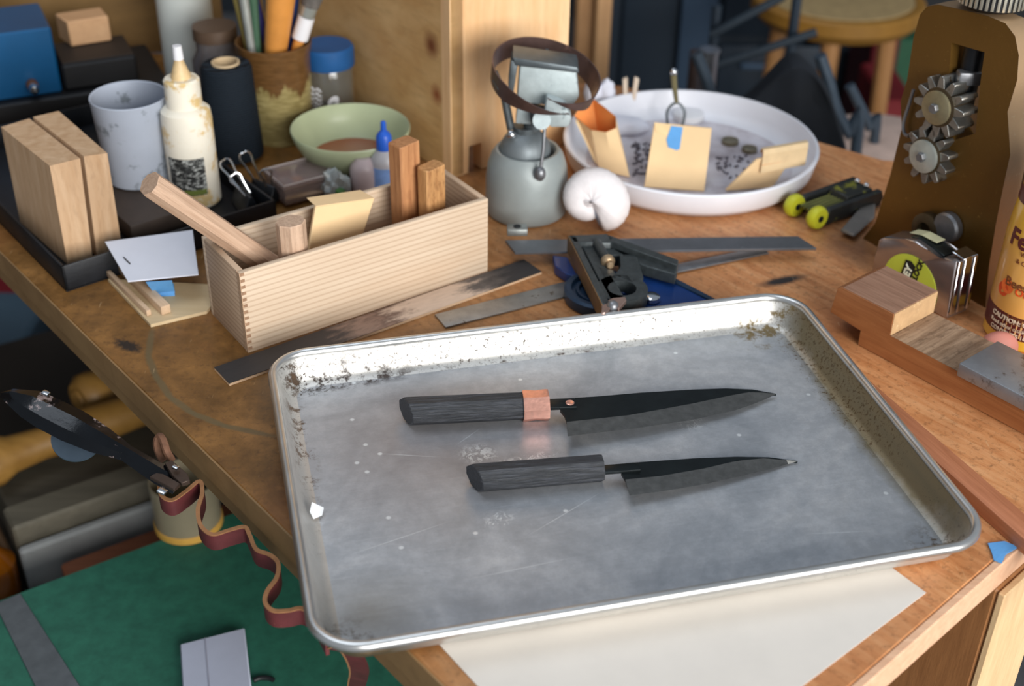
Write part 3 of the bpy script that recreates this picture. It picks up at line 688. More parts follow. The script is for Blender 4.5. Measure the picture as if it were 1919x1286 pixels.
obj('nut_body', g, plain('dull_zinc', (150, 154, 152), .45, .8, .15, 90), t_)
obj('thread_hole', G().lathe([(0, .0072), (.0038, .0072), (.0036, .0076), (.0026, .0076), (.0024, .0073), (0, .0073)], q, 18), M_dark, t_)

zt = .030
M_cast = plain('black_wrinkle_iron', (62, 68, 70), .42, .35, .25, 200, .35, 500, spots=(260, .70, (170, 172, 172)))
M_mach = plain('machined_iron', (124, 98, 68), .5, .45, .12, 90, .1)
sq = thing('combination_square', 'dark iron combination square head with a brass knob, lying across the steel rule', 'square head', P(1130, 520, 0))
def flatp(pts, z, h, bev=.0008): return G().prism([P(x, y, z) for x, y in pts], (0, 0, -h), bev=bev)
def addp(g, pts, z, h, bev=.0008): g.prism([P(x, y, z) for x, y in pts], (0, 0, -h), bev=bev); return g
g = G()
addp(g, [(1066, 441), (1078, 440), (1142, 566), (1130, 571)], zt, .0172, .0006)               # raised edge of the long arm
addp(g, [(1084, 450), (1106, 450), (1170, 556), (1146, 566)], zt-.004, .013)                # web beside it
addp(g, [(1066, 441), (1137, 438), (1150, 446), (1145, 455), (1075, 454)], zt, .0172)
addp(g, [(1135, 438), (1272, 487), (1269, 497), (1143, 452)], zt, .0172, .0006)              # short arm
addp(g, [(1145, 452), (1200, 470), (1268, 496), (1266, 514), (1212, 499), (1185, 488), (1150, 468)], zt-.006, .0110)
addp(g, [(1098, 465), (1186, 466), (1190, 478), (1104, 478)], zt-.006, .012)
g2 = obj('square_frame', g, M_cast, sq, 40)
def pring(cx, cy, z, r0, r1, h, n=28, a0=0, a1=2*PI):
    c = P(cx, cy, z); rings = []
    full = abs(a1-a0-2*PI) < 1e-6; k = n if full else n+1
    for i in range(k):
        a = a0+(a1-a0)*i/n; cs, sn = math.cos(a), math.sin(a)
        rings.append([c+Vector((cs*r0, sn*r0, 0)), c+Vector((cs*r1, sn*r1, 0)), c+Vector((cs*r1, sn*r1, -h)), c+Vector((cs*r0, sn*r0, -h))])
    return G().loft(rings, close=full)
g = pring(1166, 540, zt-.004, .0125, .0225, .0125)
addp(g, [(1160, 478), (1196, 482), (1206, 520), (1185, 530), (1150, 516), (1165, 500)], zt-.004, .0125)
addp(g, [(1120, 500), (1150, 506), (1160, 520), (1135, 530)], zt-.004, .0125)
obj('scriber_ring', g, M_cast, sq, 40)
g = G(); A_, B_ = P(1066, 441, zt), P(1130, 571, zt); nv = Vector((-(B_-A_).y, (B_-A_).x, 0)).normalized(); nv = -nv if nv.x > 0 else nv
g.prism([A_+nv*.0003, B_+nv*.0003, B_+nv*.0003-Vector((0, 0, .0172)), A_+nv*.0003-Vector((0, 0, .0172))], nv*.0009); obj('machined_face', g, M_mach, sq, label='brown machined long face')
g = addp(G(), [(1128, 568), (1148, 558), (1172, 556), (1174, 562), (1160, 578), (1148, 572), (1134, 586), (1127, 586)], zt-.0005, .004, .0005); obj('end_plate', g, plain('copper_toned_plate', (176, 150, 140), .35, .8), sq)
def knob(px, py, z, r, h, mat_, par, name='knob', n=24, label=None):
    c = P(px, py, z); return obj(name, G().lathe([(0, -h), (r*.7, -h), (r, -h*.8), (r, -h*.2), (r*.8, 0), (r*.3, .0004), (0, .0005)], c, n), mat_, par, label=label)
M_brass = plain('aged_brass', (186, 160, 128), .35, .8, .15, 80)
g = G(); c1, c2 = P(1118, 455, zt-.002), P(1139, 490, zt-.002); ax = (c2-c1).normalized(); mm = frame(c2, ax)
T = mm @ Matrix.Rotation(PI/2, 4, 'Y'); g.lathe([(0, -.003), (.0052, -.003), (.0064, -.0015), (.0052, 0), (.0064, .0015), (.0052, .003), (.0035, .004), (.0035, .008), (.0025, .009), (0, .009)], (0, 0, 0), 24, T)
obj('lock_knob', g, M_brass, sq, label='round brass locking knob'); g = G(); g.tube([c1, c2], .0045, 14); obj('lock_stem', g, M_cast, sq)
g = G(); g.ball(P(1148, 574, zt-.0015), .0052, 3); obj('level_screw', g, M_steel, sq)

bl = thing('protractor_head', 'blue enamelled protractor head with a silver screw under the dark square', 'protractor head', P(1140, 560, 0))
M_blue = plain('blue_enamel', (22, 54, 112), .3, .1, .2, 40, .15, coat=.3, spots=(120, .70, (90, 104, 122)))
M_blued = plain('dark_blue_enamel', (36, 58, 82), .35, .3, .2, 50, .15)
g = G(); c = P(1128, 560, .0); g.lathe([(0, .001), (.034, .001), (.0345, .003), (.0345, .010), (.032, .012), (.028, .012), (.027, .008), (.024, .008), (.0235, .0105), (.021, .0105), (.020, .007), (0, .007)], c, 48); obj('ring_body', g, M_blued, bl)
g = G(); g.prism([P(x, y, .010) for x, y in ((1190, 500), (1205, 498), (1262, 520), (1345, 564), (1330, 576), (1180, 590), (1168, 560))], (0, 0, -.009), bev=.001); obj('wing', g, M_blue, bl)
g = G(); g.prism([P(x, y, .0115) for x, y in ((1192, 500), (1203, 497), (1262, 519), (1347, 563), (1340, 567), (1258, 526))], (0, 0, -.010), bev=.0004); obj('wing_edge', g, M_blued, bl)
g = addp(G(), [(1036, 478), (1064, 482), (1084, 520), (1060, 512), (1040, 498)], .0105, .0095); obj('wing', g, M_blue, bl)
knob(1221, 553, .016, .0075, .006, M_chrome, bl, 'lock_screw'); g = G(); g.ball(P(1166, 541, .0125), .0105, 3, sc=(1, 1, .5)); obj('pivot_cap', g, M_blue, bl)

# ---------------------------------------------------------------- old blow lamp
tc = stand(985, 430, 0, .0405); tc = Vector((tc.x, tc.y, 0)); YT = tc.y
M_grey = plain('grey_lamp_paint', (150, 158, 158), .42, .25, .07, 40, .12, 260, spots=(50, .68, (120, 126, 126)))
M_plate = plain('whitish_asbestos_plate', (178, 190, 192), .6, .3, .12, 90, .35, spots=(70, .58, (120, 134, 138)))
bt = thing('blow_lamp', 'old grey paraffin blow lamp with a tilted rusty ring behind the white shell', 'blow lamp', tc)
h1 = hgt(tc, .030, 303)
obj('fuel_tank', G().lathe([(0, 0), (.037, 0), (.0395, .002), (.0408, .010), (.0405, h1*.55), (.039, h1*.75), (.0355, h1*.91), (.031, h1), (.0285, h1), (.0265, h1-.003), (.025, h1-.014), (0, h1-.016)], tc, 56), M_grey, bt)
bc = PY(984, 282, YT)
obj('burner_bowl', G().ball(bc, .0250, 4, sc=(1, 1, .95)), plain('dull_grey_iron', (124, 132, 136), .5, .5, .15, 50, .25), bt, 60)
M_iron = plain('dark_grey_iron', (96, 104, 108), .45, .6, .2, 70, .2); M_rust = plain('brown_rusted_steel', (104, 84, 80), .42, .65, .25, 50, .2, spots=(40, .62, (136, 108, 100)))
tz = lambda x, y, dy=0: PY(x, y, YT+dy)
g = G(); g.tube([bc, tz(985, 235)], .012, 16); g.tube([tz(962, 262), tz(950, 205), tz(945, 175)], .004, 10); g.tube([tz(998, 240), tz(1000, 200)], .009, 14); obj('burner_neck', g, M_iron, bt)
g = G(); g.ball(tz(958, 252, -.012), .005, 2); obj('filler_screw', g, M_chrome, bt)
def plate(pts, thick, mat_, name, dy=0, bev=.003):
    obj(name, G().prism([tz(x, y, dy) for x, y in pts], (0, thick, 0), bev=bev, seg=2), mat_, bt)
plate([(974, 122), (1080, 130), (1086, 182), (1070, 205), (968, 192)], .020, M_plate, 'heat_shield', -.010)
plate([(960, 108), (1082, 126), (1086, 138), (966, 124)], .034, M_iron, 'shield_cap', -.014, .0015)
plate([(958, 112), (970, 122), (960, 190), (952, 160)], .024, M_iron, 'side_plate', -.012, .001)
plate([(1024, 182), (1060, 196), (1072, 222), (1066, 240), (1030, 240), (1020, 212)], .014, M_plate, 'lower_shield', -.030, .003)
plate([(970, 196), (994, 203), (996, 234), (966, 232)], .02, M_plate, 'lower_plate', -.012, .0015)
plate([(994, 208), (1024, 212), (1022, 238), (1000, 236)], .02, M_iron, 'valve_block', -.022, .0015)
g = G(); g.tube([tz(1015, 226, -.036), tz(1015, 226, -.018)], .0085, 18); obj('valve_nut', g, M_plate, bt)
g = G(); g.tube([tz(1021, 236, -.030), tz(1018, 280, -.036), tz(1013, 318, -.040)], .0017, 8); g.ball(tz(1012, 326, -.041), .0062, 3, sc=(.9, .9, 1.2)); obj('cleaning_rod', g, M_steel, bt, 60)
# ring: an open band, both ends tapering, turned once around
rc = tz(1021, 146); Rm = Matrix.Translation(rc) @ Matrix.Rotation(R(13), 4, 'Y') @ Matrix.Rotation(R(13), 4, 'X')
rings = []; a0, a1, n = R(-88), R(-88+388), 84
for i in range(n+1):
    u = i/n; a = a0+(a1-a0)*u; rr = .0480+.0012*u; hh = .0098*min(1, u*5+.03, (1-u)*5+.03)
    if u > .93: rr += .000
    cs, sn = math.cos(a), math.sin(a); rz_ = .013*max(0, 1-u/.16)**1.3-.002*u
    rings.append([Rm @ Vector((cs*rr, sn*rr, rz_-hh)), Rm @ Vector((cs*(rr+.0012), sn*(rr+.0012), rz_-hh)), Rm @ Vector((cs*(rr+.0042), sn*(rr+.0042), rz_+hh)), Rm @ Vector((cs*(rr+.003), sn*(rr+.003), rz_+hh))])
obj('wind_ring', G().loft(rings), M_rust, bt, 40, label='rusty open metal ring')
g = G(); g.tube([Rm @ Vector((.050*math.cos(a), .050*math.sin(a), -.004)) for a in (R(200), R(215))], .002, 6); g.tube([tz(953, 190), Rm @ Vector((-.047, -.006, -.002))], .0022, 8); g.tube([tz(1000, 200), Rm @ Vector((.0, .047, .0))], .0022, 8); obj('ring_stay', g, M_iron, bt)

# ---------------------------------------------------------------- nautilus shell
shc = stand(1113, 447, 0, .022); shc.z = 0
rings = []; n = 170; turns = 2.6; b_ = math.log(2.55)/(2*PI); Rf = .0338
cen = PY(1102, 408, shc.y); xv = Vector((1, .12, 0)).normalized(); tilt = R(22); zv = Vector((-.05, math.sin(tilt), math.cos(tilt))).normalized(); nvv = xv.cross(zv).normalized()
for i in range(n+1):
    th = -turns*2*PI*(1-i/n); Rr = Rf*math.exp(b_*th); a = R(-66)-th
    d = xv*math.cos(a)+zv*math.sin(a); c0_ = cen+d*Rr*.46; tr_ = Rr*.95
    rib = 1+.030*abs(math.sin(th*14)); en = max(0, (i/n-.93)/.07); tr_ *= 1-.45*en**2
    rings.append([c0_+(d*math.cos(2*PI*j/20)*tr_*.98+nvv*math.sin(2*PI*j/20)*tr_*.72)*rib for j in range(20)])
zmin = min(p.z for r_ in rings for p in r_); rings = [[p-Vector((0, 0, zmin-.0005)) for p in r_] for r_ in rings]
M_shell = plain('white_pearly_shell', (222, 217, 218), .5, 0, .07, 90, .3, 160)
sh = thing('nautilus_shell', 'white spiral nautilus shell beside the grey blow lamp', 'shell', shc)
obj('shell_spiral', G().loft(rings), M_shell, sh, 60)
last = rings[-1]; cl = sum(last, Vector())/20
obj('shell_mouth', G().loft([[cl+(p-cl)*.86 for p in last], [cl+(p-cl)*.6-(last[0]-cl).cross(last[5]-cl).normalized()*-.0015 for p in last]]), plain('pearl_blue_inner_shell', (150, 168, 192), .3, 0, .1), sh)

# ---------------------------------------------------------------- round white dish and what it holds
dc = Vector((.186, 1.283, 0)); DR = .134
M_dish = plain('white_dish_plastic', (226, 228, 236), .35, 0, .03, 20, .05, 100)
dm = N('dish_floor_plastic'); nn = dm.noise(dm.co(), 14, 5, .7); dm.l(dm.ramp(nn, [(.35, srgb(160, 150, 156)), (.55, srgb(206, 202, 210)), (.7, srgb(222, 222, 230))]), dm.b.inputs['Base Color']); dm.b.inputs['Roughness'].default_value = .35
ds = thing('round_dish', 'wide round white plastic dish holding manila envelopes and small parts', 'dish', dc)
obj('dish_wall', G().lathe([(DR-.024, .0042), (DR-.012, .006), (DR-.007, .014), (DR-.004, .028), (DR-.0025, .0305), (DR, .0305), (DR+.0012, .029), (DR+.0005, .026), (DR-.0030, .010), (DR-.012, .001), (DR-.024, .0)], dc, 96), M_dish, ds, 50)
obj('dish_floor', G().lathe([(0, 0), (DR-.0238, 0), (DR-.0238, .0042), (0, .0042)], dc, 72), dm.m, ds)
ZD = .0046
M_env_in = plain('lit_through_envelope_inside', (226, 140, 72), .75, 0, .08, 20)  # orange paints in the light that shines through the paper
# left envelope: a gaping sleeve
e1_ = thing('envelope', 'open manila envelope with a gaping orange inside, leaning in the left of the dish', 'envelope', P(1150, 320, ZD), 'small manila envelopes')
zt1 = .062
top1 = [P(1076, 217, .050), P(1090, 196, .058), P(1110, 184, .064), P(1132, 200, .064), P(1154, 218, .060), P(1155, 240, .054), P(1136, 248, .050), P(1108, 244, .048)]
bot1 = [P(1112, 300, ZD+.001), P(1118, 298, ZD+.001), P(1128, 300, ZD+.001), P(1150, 312, ZD+.001), P(1178, 322, ZD+.001), P(1180, 332, ZD+.001), P(1150, 325, ZD+.001), P(1122, 313, ZD+.001)]
cA = sum(top1, Vector())/8; cB = sum(bot1, Vector())/8
def shell2(bot, topr, cB_, cA_, k, cap=False): return G().loft([[cB_+(p-cB_)*k for p in bot], [((cB_+cA_)*.5)+((a+b)*.5-(cB_+cA_)*.5)*k for a, b in zip(bot, topr)], [cA_+(p-cA_)*k for p in topr]], cap=cap)
g = shell2(bot1, top1, cB, cA, 1.0); obj('envelope_body', g, M_manila, e1_, 25)
g = shell2(bot1, top1, cB, cA, .975); obj('envelope_inside', g, M_env_in, e1_, 25, label='inside of the open envelope, orange with painted light through the paper')
g = G(); g.tube([P(1080, 226, .0515), P(1118, 305, .0075)], .0012, 5); obj('side_seam', g, plain('pale_seam_paper', (236, 206, 156), .7), e1_)
def pxenv(label, body, zb_, zt_, th):
    t = thing('envelope', label, 'envelope', P(*body[0], zb_), 'small manila envelopes')
    q = [P(*body[0], zb_), P(*body[1], zb_), P(*body[2], zt_), P(*body[3], zt_)]
    n_ = (q[1]-q[0]).cross(q[3]-q[0]).normalized(); n_ = n_ if n_.y > 0 else -n_
    obj('envelope_body', G().prism(q, n_*th, bev=.0006), M_manila, t); return t, q, n_
e2_, q, n_ = pxenv('upright manila envelope closed with a patch of blue tape, in the middle of the dish', [(1207, 350), (1320, 358), (1334, 240), (1226, 230)], ZD+.001, .058, .004)
def onq(px, py, q, n_, off=0):
    d = P(px, py, 0)-O; s_ = (q[0]-n_*off-O).dot(n_)/d.dot(n_); return O+d*s_
obj('flap', G().prism([onq(x, y, q, n_, .0002) for x, y in ((1226, 230), (1334, 240), (1331, 248), (1290, 262), (1262, 258), (1229, 247))], -n_*.0007), plain('pale_manila_paper', (232, 202, 154), .75), e2_)
g = G(); g.prism([onq(x, y, q, n_, .0011) for x, y in ((1258, 236), (1292, 240), (1291, 262), (1282, 276), (1268, 282), (1252, 276), (1249, 262))], -n_*.0004); obj('tape_patch', g, M_tape, e2_, label='blue tape patch on the flap')
e3_, q, n_ = pxenv('manila envelope with its top rolled over, in the right of the dish', [(1360, 358), (1448, 352), (1496, 280), (1418, 300)], ZD+.001, .040, .0035)
a, b = P(1428, 287, .044), P(1512, 272, .043); ax = (b-a).normalized(); dn = Vector((0, -1, -.25)).normalized()
ring = []
fl = frame(a, ax); rings = []
for u in (0, 1):
    o0 = a.lerp(b, u); pts = []
    sec = [(-.012, -.004), (-.004, .004), (.0045, .0055), (.0075, .001), (.0065, -.010), (.0055, -.020), (.0045, -.020), (.0055, -.010), (.0062, .0008), (.0040, .0043), (-.0035, .003), (-.011, -.0048)]
    rings.append([o0+Vector((0, -s_[0], s_[1])) for s_ in sec])
obj('rolled_flap', G().loft(rings), plain('pale_manila_roll', (236, 208, 164), .75), e3_, 30)
obj('flap_inside', G().prism([r_+Vector((.0005 if k_ == 0 else -.0005, .0, -.0007)) for k_, r_ in ((0, rings[0][1]), (1, rings[1][1]), (1, rings[1][4]), (0, rings[0][4]))], (0, .0005, -.0003)), M_env_in, e3_)
# small things in the dish
M_peg = plain('clothes_peg_wood', (216, 198, 178), .7)
a = P(1178, 200, .014); up_ = Vector((0, .05, 1)).normalized(); pgx = Vector((1, .1, 0)).normalized(); pm = frame(a, pgx)
pg = thing('clothes_peg', 'small pale wooden clothes peg clipped near the back rim of the dish', 'clothes peg', pm)
for sx_ in (-1, 1): obj('peg_arm', G().prism([pm @ Vector(p) for p in ((sx_*.0015, -.003, 0), (sx_*.006, -.003, 0), (sx_*.0095, -.003, .034), (sx_*.004, -.003, .036))], (0, .006, 0), bev=.0008), M_peg, pg)
obj('peg_spring', G().tube([pm @ Vector((x, 0, .013)) for x in (-.0062, .0062)], .0022, 10), M_steel, pg)
f0 = P(1268, 192, .034)
fk = thing('forked_pin', 'small forked metal pin standing at the back of the dish', 'metal pin', f0-Vector((0, 0, .026)))
g = G(); g.tube([f0, f0+Vector((-.003, 0, .014)), f0+Vector((-.006, 0, .033))], [.0024, .0030, .0034], 10); obj('shaft', g, plain('olive_brass', (140, 132, 96), .4, .7), fk)
g = G(); g.ball(f0+Vector((-.0062, 0, .036)), .0042, 2); obj('ball_end', g, M_chrome, fk)
for s_ in (-1, 1): obj('prong', G().tube(spline([f0, f0+Vector((s_*.006, 0, -.004)), f0+Vector((s_*.010, -.002, -.012)), f0+Vector((s_*.008, -.004, -.027))], 4), .0016, 8), M_iron, fk)
def blob(name, c, r, sc, mat_, label, cat, jit=.25, group=None, sub=2): return solo(name, G().ball(c, r, sub, None, sc, jit), mat_, label, cat, c, group, 80)
M_fluff = plain('white_cotton', (222, 224, 236), .9, 0, .05, 60, .6, 80)
blob('cotton_wad', P(1112, 175, .030), .013, (.8, .7, 1.5), M_fluff, 'left one of two white cotton wads at the back left of the dish', 'cotton wad', .3, 'cotton wads in the dish', 3)
blob('cotton_wad', P(1137, 178, .028), .012, (.8, .7, 1.5), M_fluff, 'right one of two white cotton wads, next to the wooden peg', 'cotton wad', .3, 'cotton wads in the dish', 3)
blob('cotton_pile', P(1165, 235, .010), .020, (1.5, 1.0, .45), M_fluff, 'low heap of white cotton behind the open envelope in the dish', 'cotton', .2, None, 3)
M_token = plain('grey_brass_token', (132, 124, 104), .4, .6, .2, 100)
for (x, y, r_, lab) in ((1368, 268, .0095, 'larger dull metal disc on the dish floor behind the right envelope'), (1404, 283, .0085, 'smaller dull metal disc on the dish floor by the rolled envelope')):
    q = P(x, y, ZD); solo('metal_disc', G().lathe([(0, 0), (r_, 0), (r_, .004), (r_*.8, .0048), (r_*.75, .0042), (0, .0042)], q, 28), M_token, lab, 'metal disc', q, 'metal discs in the dish')
q = P(1290, 222, ZD); solo('white_disc', G().lathe([(0, 0), (.017, 0), (.018, .002), (.018, .007), (.0165, .008), (0, .008)], q, 36), M_white, 'small round white disc behind the middle envelope in the dish', 'disc', q)
M_bits = plain('grey_metal_bits', (122, 116, 124), .45, .6, .3, 100)
g = G()
for i in range(60):
    q = P(1185+random.random()*45, 268+random.random()*60, ZD+.001); g.box((0, 0, 0), (.002+random.random()*.005, .0015, .0015), Matrix.Translation(q) @ Matrix.Rotation(random.random()*PI, 4, 'Z'))
for i in range(30):
    q = P(1345+random.random()*60, 290+random.random()*45, ZD+.001); g.box((0, 0, 0), (.002+random.random()*.004, .0015, .0015), Matrix.Translation(q) @ Matrix.Rotation(random.random()*PI, 4, 'Z'))
o_ = solo('metal_filings', g, M_bits, 'scatter of small grey metal bits on the floor of the white dish', 'metal bits', P(1210, 300, ZD)); o_['kind'] = 'stuff'

# ---------------------------------------------------------------- folding key set
a, b = P(1512, 398, .010), P(1624, 358, .010); KM = frame(Vector((a.x, a.y, .0)), Vector((b.x-a.x, b.y-a.y, 0))); KL = (Vector((b.x, b.y, 0))-Vector((a.x, a.y, 0))).length
ky = thing('folding_key_set', 'black and yellow folding hex key set beside the white dish', 'hex key set', KM)
M_yel = plain('yellow_green_plastic', (188, 190, 44), .45, 0, .12, 60, .1); M_blk = plain('black_grip_plastic', (30, 32, 32), .5, 0, .2, 80, .3, spots=(60, .62, (104, 104, 40)))
for sy in (-1, 1):
    g = G(); g.prism([KM @ Vector(p) for p in ((.008, sy*.0165-.0035, .001), (KL, sy*.0165-.0035, .001), (KL+.004, sy*.0165-.0035, .010), (KL, sy*.0165-.0035, .019), (.010, sy*.0165-.0035, .019), (.004, sy*.0165-.0035, .010))], KM.to_3x3() @ Vector((0, .007, 0)), bev=.0015); obj('side_grip', g, M_blk, ky)
    g = G(); g.lathe([(0, -.005), (.0100, -.005), (.0118, -.002), (.0118, .002), (.0100, .005), (0, .005)], (0, 0, 0), 28, KM @ Matrix.Translation((-.002, sy*.0155, .0118)) @ Matrix.Rotation(PI/2, 4, 'X')); obj('end_cap', g, M_yel, ky, label='round yellow end cap')
    g = G(); g.lathe([(0, -.0056), (.0035, -.0056), (.0035, .0056), (0, .0056)], (0, 0, 0), 12, KM @ Matrix.Translation((-.002, sy*.0155, .0118)) @ Matrix.Rotation(PI/2, 4, 'X')); obj('end_bolt', g, M_dark, ky)
for i in range(5):
    y = -.0092+i*.0046; g = G(); g.tube([KM @ Vector((.000, y, .013)), KM @ Vector((KL-.012, y, .016-.0006*i))], .0017, 6)
    obj('hex_key', g, plain('olive_key_steel', (118, 120, 70), .45, .3) if i == 0 else bpy.data.materials['olive_key_steel'], ky)
obj('center_block', G().prism([KM @ Vector(p) for p in ((KL*.42, -.0125, .0030), (KL-.006, -.0125, .0030), (KL-.006, -.0125, .0195), (KL*.50, -.0125, .0205))], KM.to_3x3() @ Vector((0, .025, 0)), bev=.0012), plain('black_yellow_block', (34, 36, 32), .5, 0, .2, 60, .2, spots=(70, .54, (120, 120, 36))), ky)
for sy in (-1, 1): obj('hex_bolt', G().ball(KM @ Vector((KL-.010, sy*.006, .0215)), .0030, 2), M_chrome, ky)

# ---------------------------------------------------------------- cast roller mill
A = P(1617, 447); B = P(1846, 577); A.z = B.z = 0
mx = (B-A).normalized(); mo = Vector((mx.y, -mx.x, 0)); mo = mo if mo.x < 0 else -mo      # out of the face, to the left front
def mill_mat(nm, c, sp_):
    return plain(nm, c, .38, .45, .1, 12, .3, 260, spots=sp_)
M_mill = mill_mat('brown_hammered_casting', (110, 80, 34), (200, .62, (150, 118, 62))); M_mill2 = mill_mat('lit_casting_tone', (176, 146, 112), (160, .62, (182, 160, 130)))
ml = thing('roller_mill', 'brown cast iron rolling mill with two toothed gears on the bench', 'rolling mill', frame(A, mx))
op = [(1590, 448), (1640, 418), (1668, 330), (1690, 240), (1688, 190), (1700, 150), (1712, 70), (1724, 28), (1738, 12), (1758, 9), (1800, 18), (1850, 30), (1884, 44), (1902, 68), (1909, 104), (1906, 150), (1888, 210), (1890, 240), (1893, 290), (1880, 350), (1866, 420), (1853, 500), (1846, 577), (1700, 520)]
op = [PV(x, y, A, B) for x, y in op]; hole = [PV(x, y, A, B) for x, y in ((1783, 80), (1845, 98), (1838, 150), (1828, 250), (1790, 262), (1772, 230))]
base = [PV(1846, 577, A, B), A.copy()]
out_ = [p for p in op[1:-2]]; brz = PV(1846, 577, A, B); brz.z = .0003; bl_ = A.copy(); bl_.z = .0003
out_ = [bl_]+out_+[brz]
k0 = min(range(len(out_)), key=lambda i: (out_[i]-hole[1]).length); h1i = min(range(len(hole)), key=lambda i: (hole[i]-out_[k0]).length)
key = out_[:k0+1]+[hole[(h1i-j) % len(hole)] for j in range(len(hole)+1)]+out_[k0:]
t = bmesh.new(); TK = .024
from mathutils.geometry import tessellate_polygon
tri = tessellate_polygon([out_, hole]); allp = out_+hole; fr = [t.verts.new(p) for p in allp]; bk = [t.verts.new(p-mo*TK) for p in allp]
for a_, b_2, c_ in tri: t.faces.new((fr[a_], fr[b_2], fr[c_])); t.faces.new((bk[c_], bk[b_2], bk[a_]))
no = len(out_); nh = len(hole)
for i in range(nh): j = (i+1) % nh; t.faces.new((fr[no+i], fr[no+j], bk[no+j], bk[no+i]))
fm = G(); fm._fin(t); obj('frame_plate', fm, M_mill, ml, 30)
# rim of the casting round the outline, colour brightened as if the window lit it
t = bmesh.new(); ff = [t.verts.new(p+(p-sum(out_, Vector())/no)*.002) for p in out_]; bb = [t.verts.new(p+(p-sum(out_, Vector())/no)*.002-mo*TK) for p in out_]
for i in range(no-1): t.faces.new((ff[i], ff[i+1], bb[i+1], bb[i]))
g = G(); g._fin(t); obj('frame_edge', g, M_mill2, ml, 50, label='edge of the casting, painted in a window-lit tone')
# second upright behind the gears' shafts
sh_ = -mo*.055
obj('rear_plate', G().prism([bl_+sh_+mx*.03, PV(1740, 60, A, B)+sh_+mx*.0, PV(1880, 60, A, B)+sh_, brz+sh_], -mo*.02, bev=.004), M_mill2, ml)
def pm_(px, py, L_): return PV(px, py, A+mo*L_, B+mo*L_)
zup = Vector((0, 0, 1)); GR = lambda c: Matrix((mx, zup, mo)).transposed().to_4x4()
M_gear = plain('oily_gear_steel', (150, 150, 146), .32, .85, .2, 120, .15, spots=(80, .6, (96, 76, 50))); M_gdark = plain('greasy_dark_gear', (70, 58, 40), .5, .5, .3, 60, .2)
def gear(px, py, L_, r0, r1, nt, rc_, capm, ph):
    c = pm_(px, py, L_); T = Matrix((mx, zup, mo)).transposed().to_4x4(); T.translation = c
    core = obj('gear', G().lathe([(0, -L_-.012), (r0, -L_-.012), (r0, -.004), (r0*.9, -.0028), (0, -.0028)], (0, 0, 0), 32, T), M_gdark, ml)
    for i in range(nt):
        a = ph+2*PI*i/nt; Q = T @ Matrix.Rotation(a, 4, 'Z'); g = G()
        g.prism([Q @ Vector(p) for p in ((r0*.96, -.0042, -L_-.008), (r1*.93, -.0026, -L_-.008), (r1, -.0016, -L_-.008), (r1, .0016, -L_-.008), (r1*.93, .0026, -L_-.008), (r0*.96, .0042, -L_-.008))], mo*(L_+.004), bev=.0004)
        obj('tooth', g, M_gear, core)
    obj('end_washer', G().lathe([(0, -.003), (rc_, -.003), (rc_, -.0004), (rc_-.0008, 0), (0, 0)], (0, 0, 0), 36, T), capm, core)
    obj('hex_bolt', G().lathe([(0, 0), (.0045, 0), (.0045, .003), (.0040, .0038), (0, .0038)], (0, 0, 0), 6, T), M_steel, core)
M_cap = plain('dirty_zinc_washer', (148, 140, 112), .4, .6, .2, 80); M_cap2 = plain('pale_zinc_washer', (176, 182, 176), .42, .5, .15, 80)
gear(1752, 203, .016, .0175, .0275, 12, .0150, M_cap, .1); gear(1728, 294, .016, .0170, .0260, 11, .0150, M_cap2, .3)
c = pm_(1815, 150, -.014); g = G(); g.tube([c-zup*.03, c+zup*.05], .009, 16); obj('pressure_screw', g, M_dark, ml)
g = G(); q = pm_(1815, 145, -.008); g.box((q.x, q.y, q.z), (.02, .012, .012), None, .002); obj('bearing_block', g, M_steel, ml)
g = G(); g.tube(spline([pm_(x, y, .004) for x, y in ((1712, 168), (1704, 195), (1693, 230), (1695, 250), (1703, 255))], 4), .0016, 8); obj('wire_guard', g, M_steel, ml)
T = Matrix((mx, mo, -zup)).transposed().to_4x4(); kc = PV(1857, 16, A-mo*.022, B-mo*.022)
kb = obj('pressure_knob', G().lathe([(0, -.002), (.012, -.002), (.025, .004), (.0285, .006), (.0285, .030), (.026, .033), (0, .033)], kc, 48), M_dark, ml)
for i in range(40):
    a_ = 2*PI*i/40; g = G(); g.box((.0288, 0, .018), (.0022, .0026, .023), Matrix.Translation(kc) @ Matrix.Rotation(a_, 4, 'Z'), .0004); obj('knurl', g, plain('pale_knurl_steel', (190, 186, 170), .35, .8) if i == 0 else bpy.data.materials['pale_knurl_steel'], kb)
c = pm_(1745, 428, .0); T = Matrix((mx, zup, mo)).transposed().to_4x4(); T.translation = c
obj('drive_boss', G().lathe([(0, -.005), (.016, -.005), (.016, .008), (.013, .010), (.008, .010), (.008, .004), (0, .004)], (0, 0, 0), 30, T), M_gdark, ml)
T2 = T.copy(); T2.translation = pm_(1778, 425, .003); obj('drive_collar', G().lathe([(0, -.002), (.014, -.002), (.014, .004), (.012, .006), (0, .006)], (0, 0, 0), 30, T2), M_steel, ml)
ft = [P(1574, 436, .004), P(1600, 447, .004), P(1638, 412, .004), P(1640, 386, .004), P(1612, 392, .004)]
obj('foot', G().prism(ft, (0, 0, .004), bev=.0015), plain('grey_mill_foot', (120, 116, 112), .5, .4), ml)

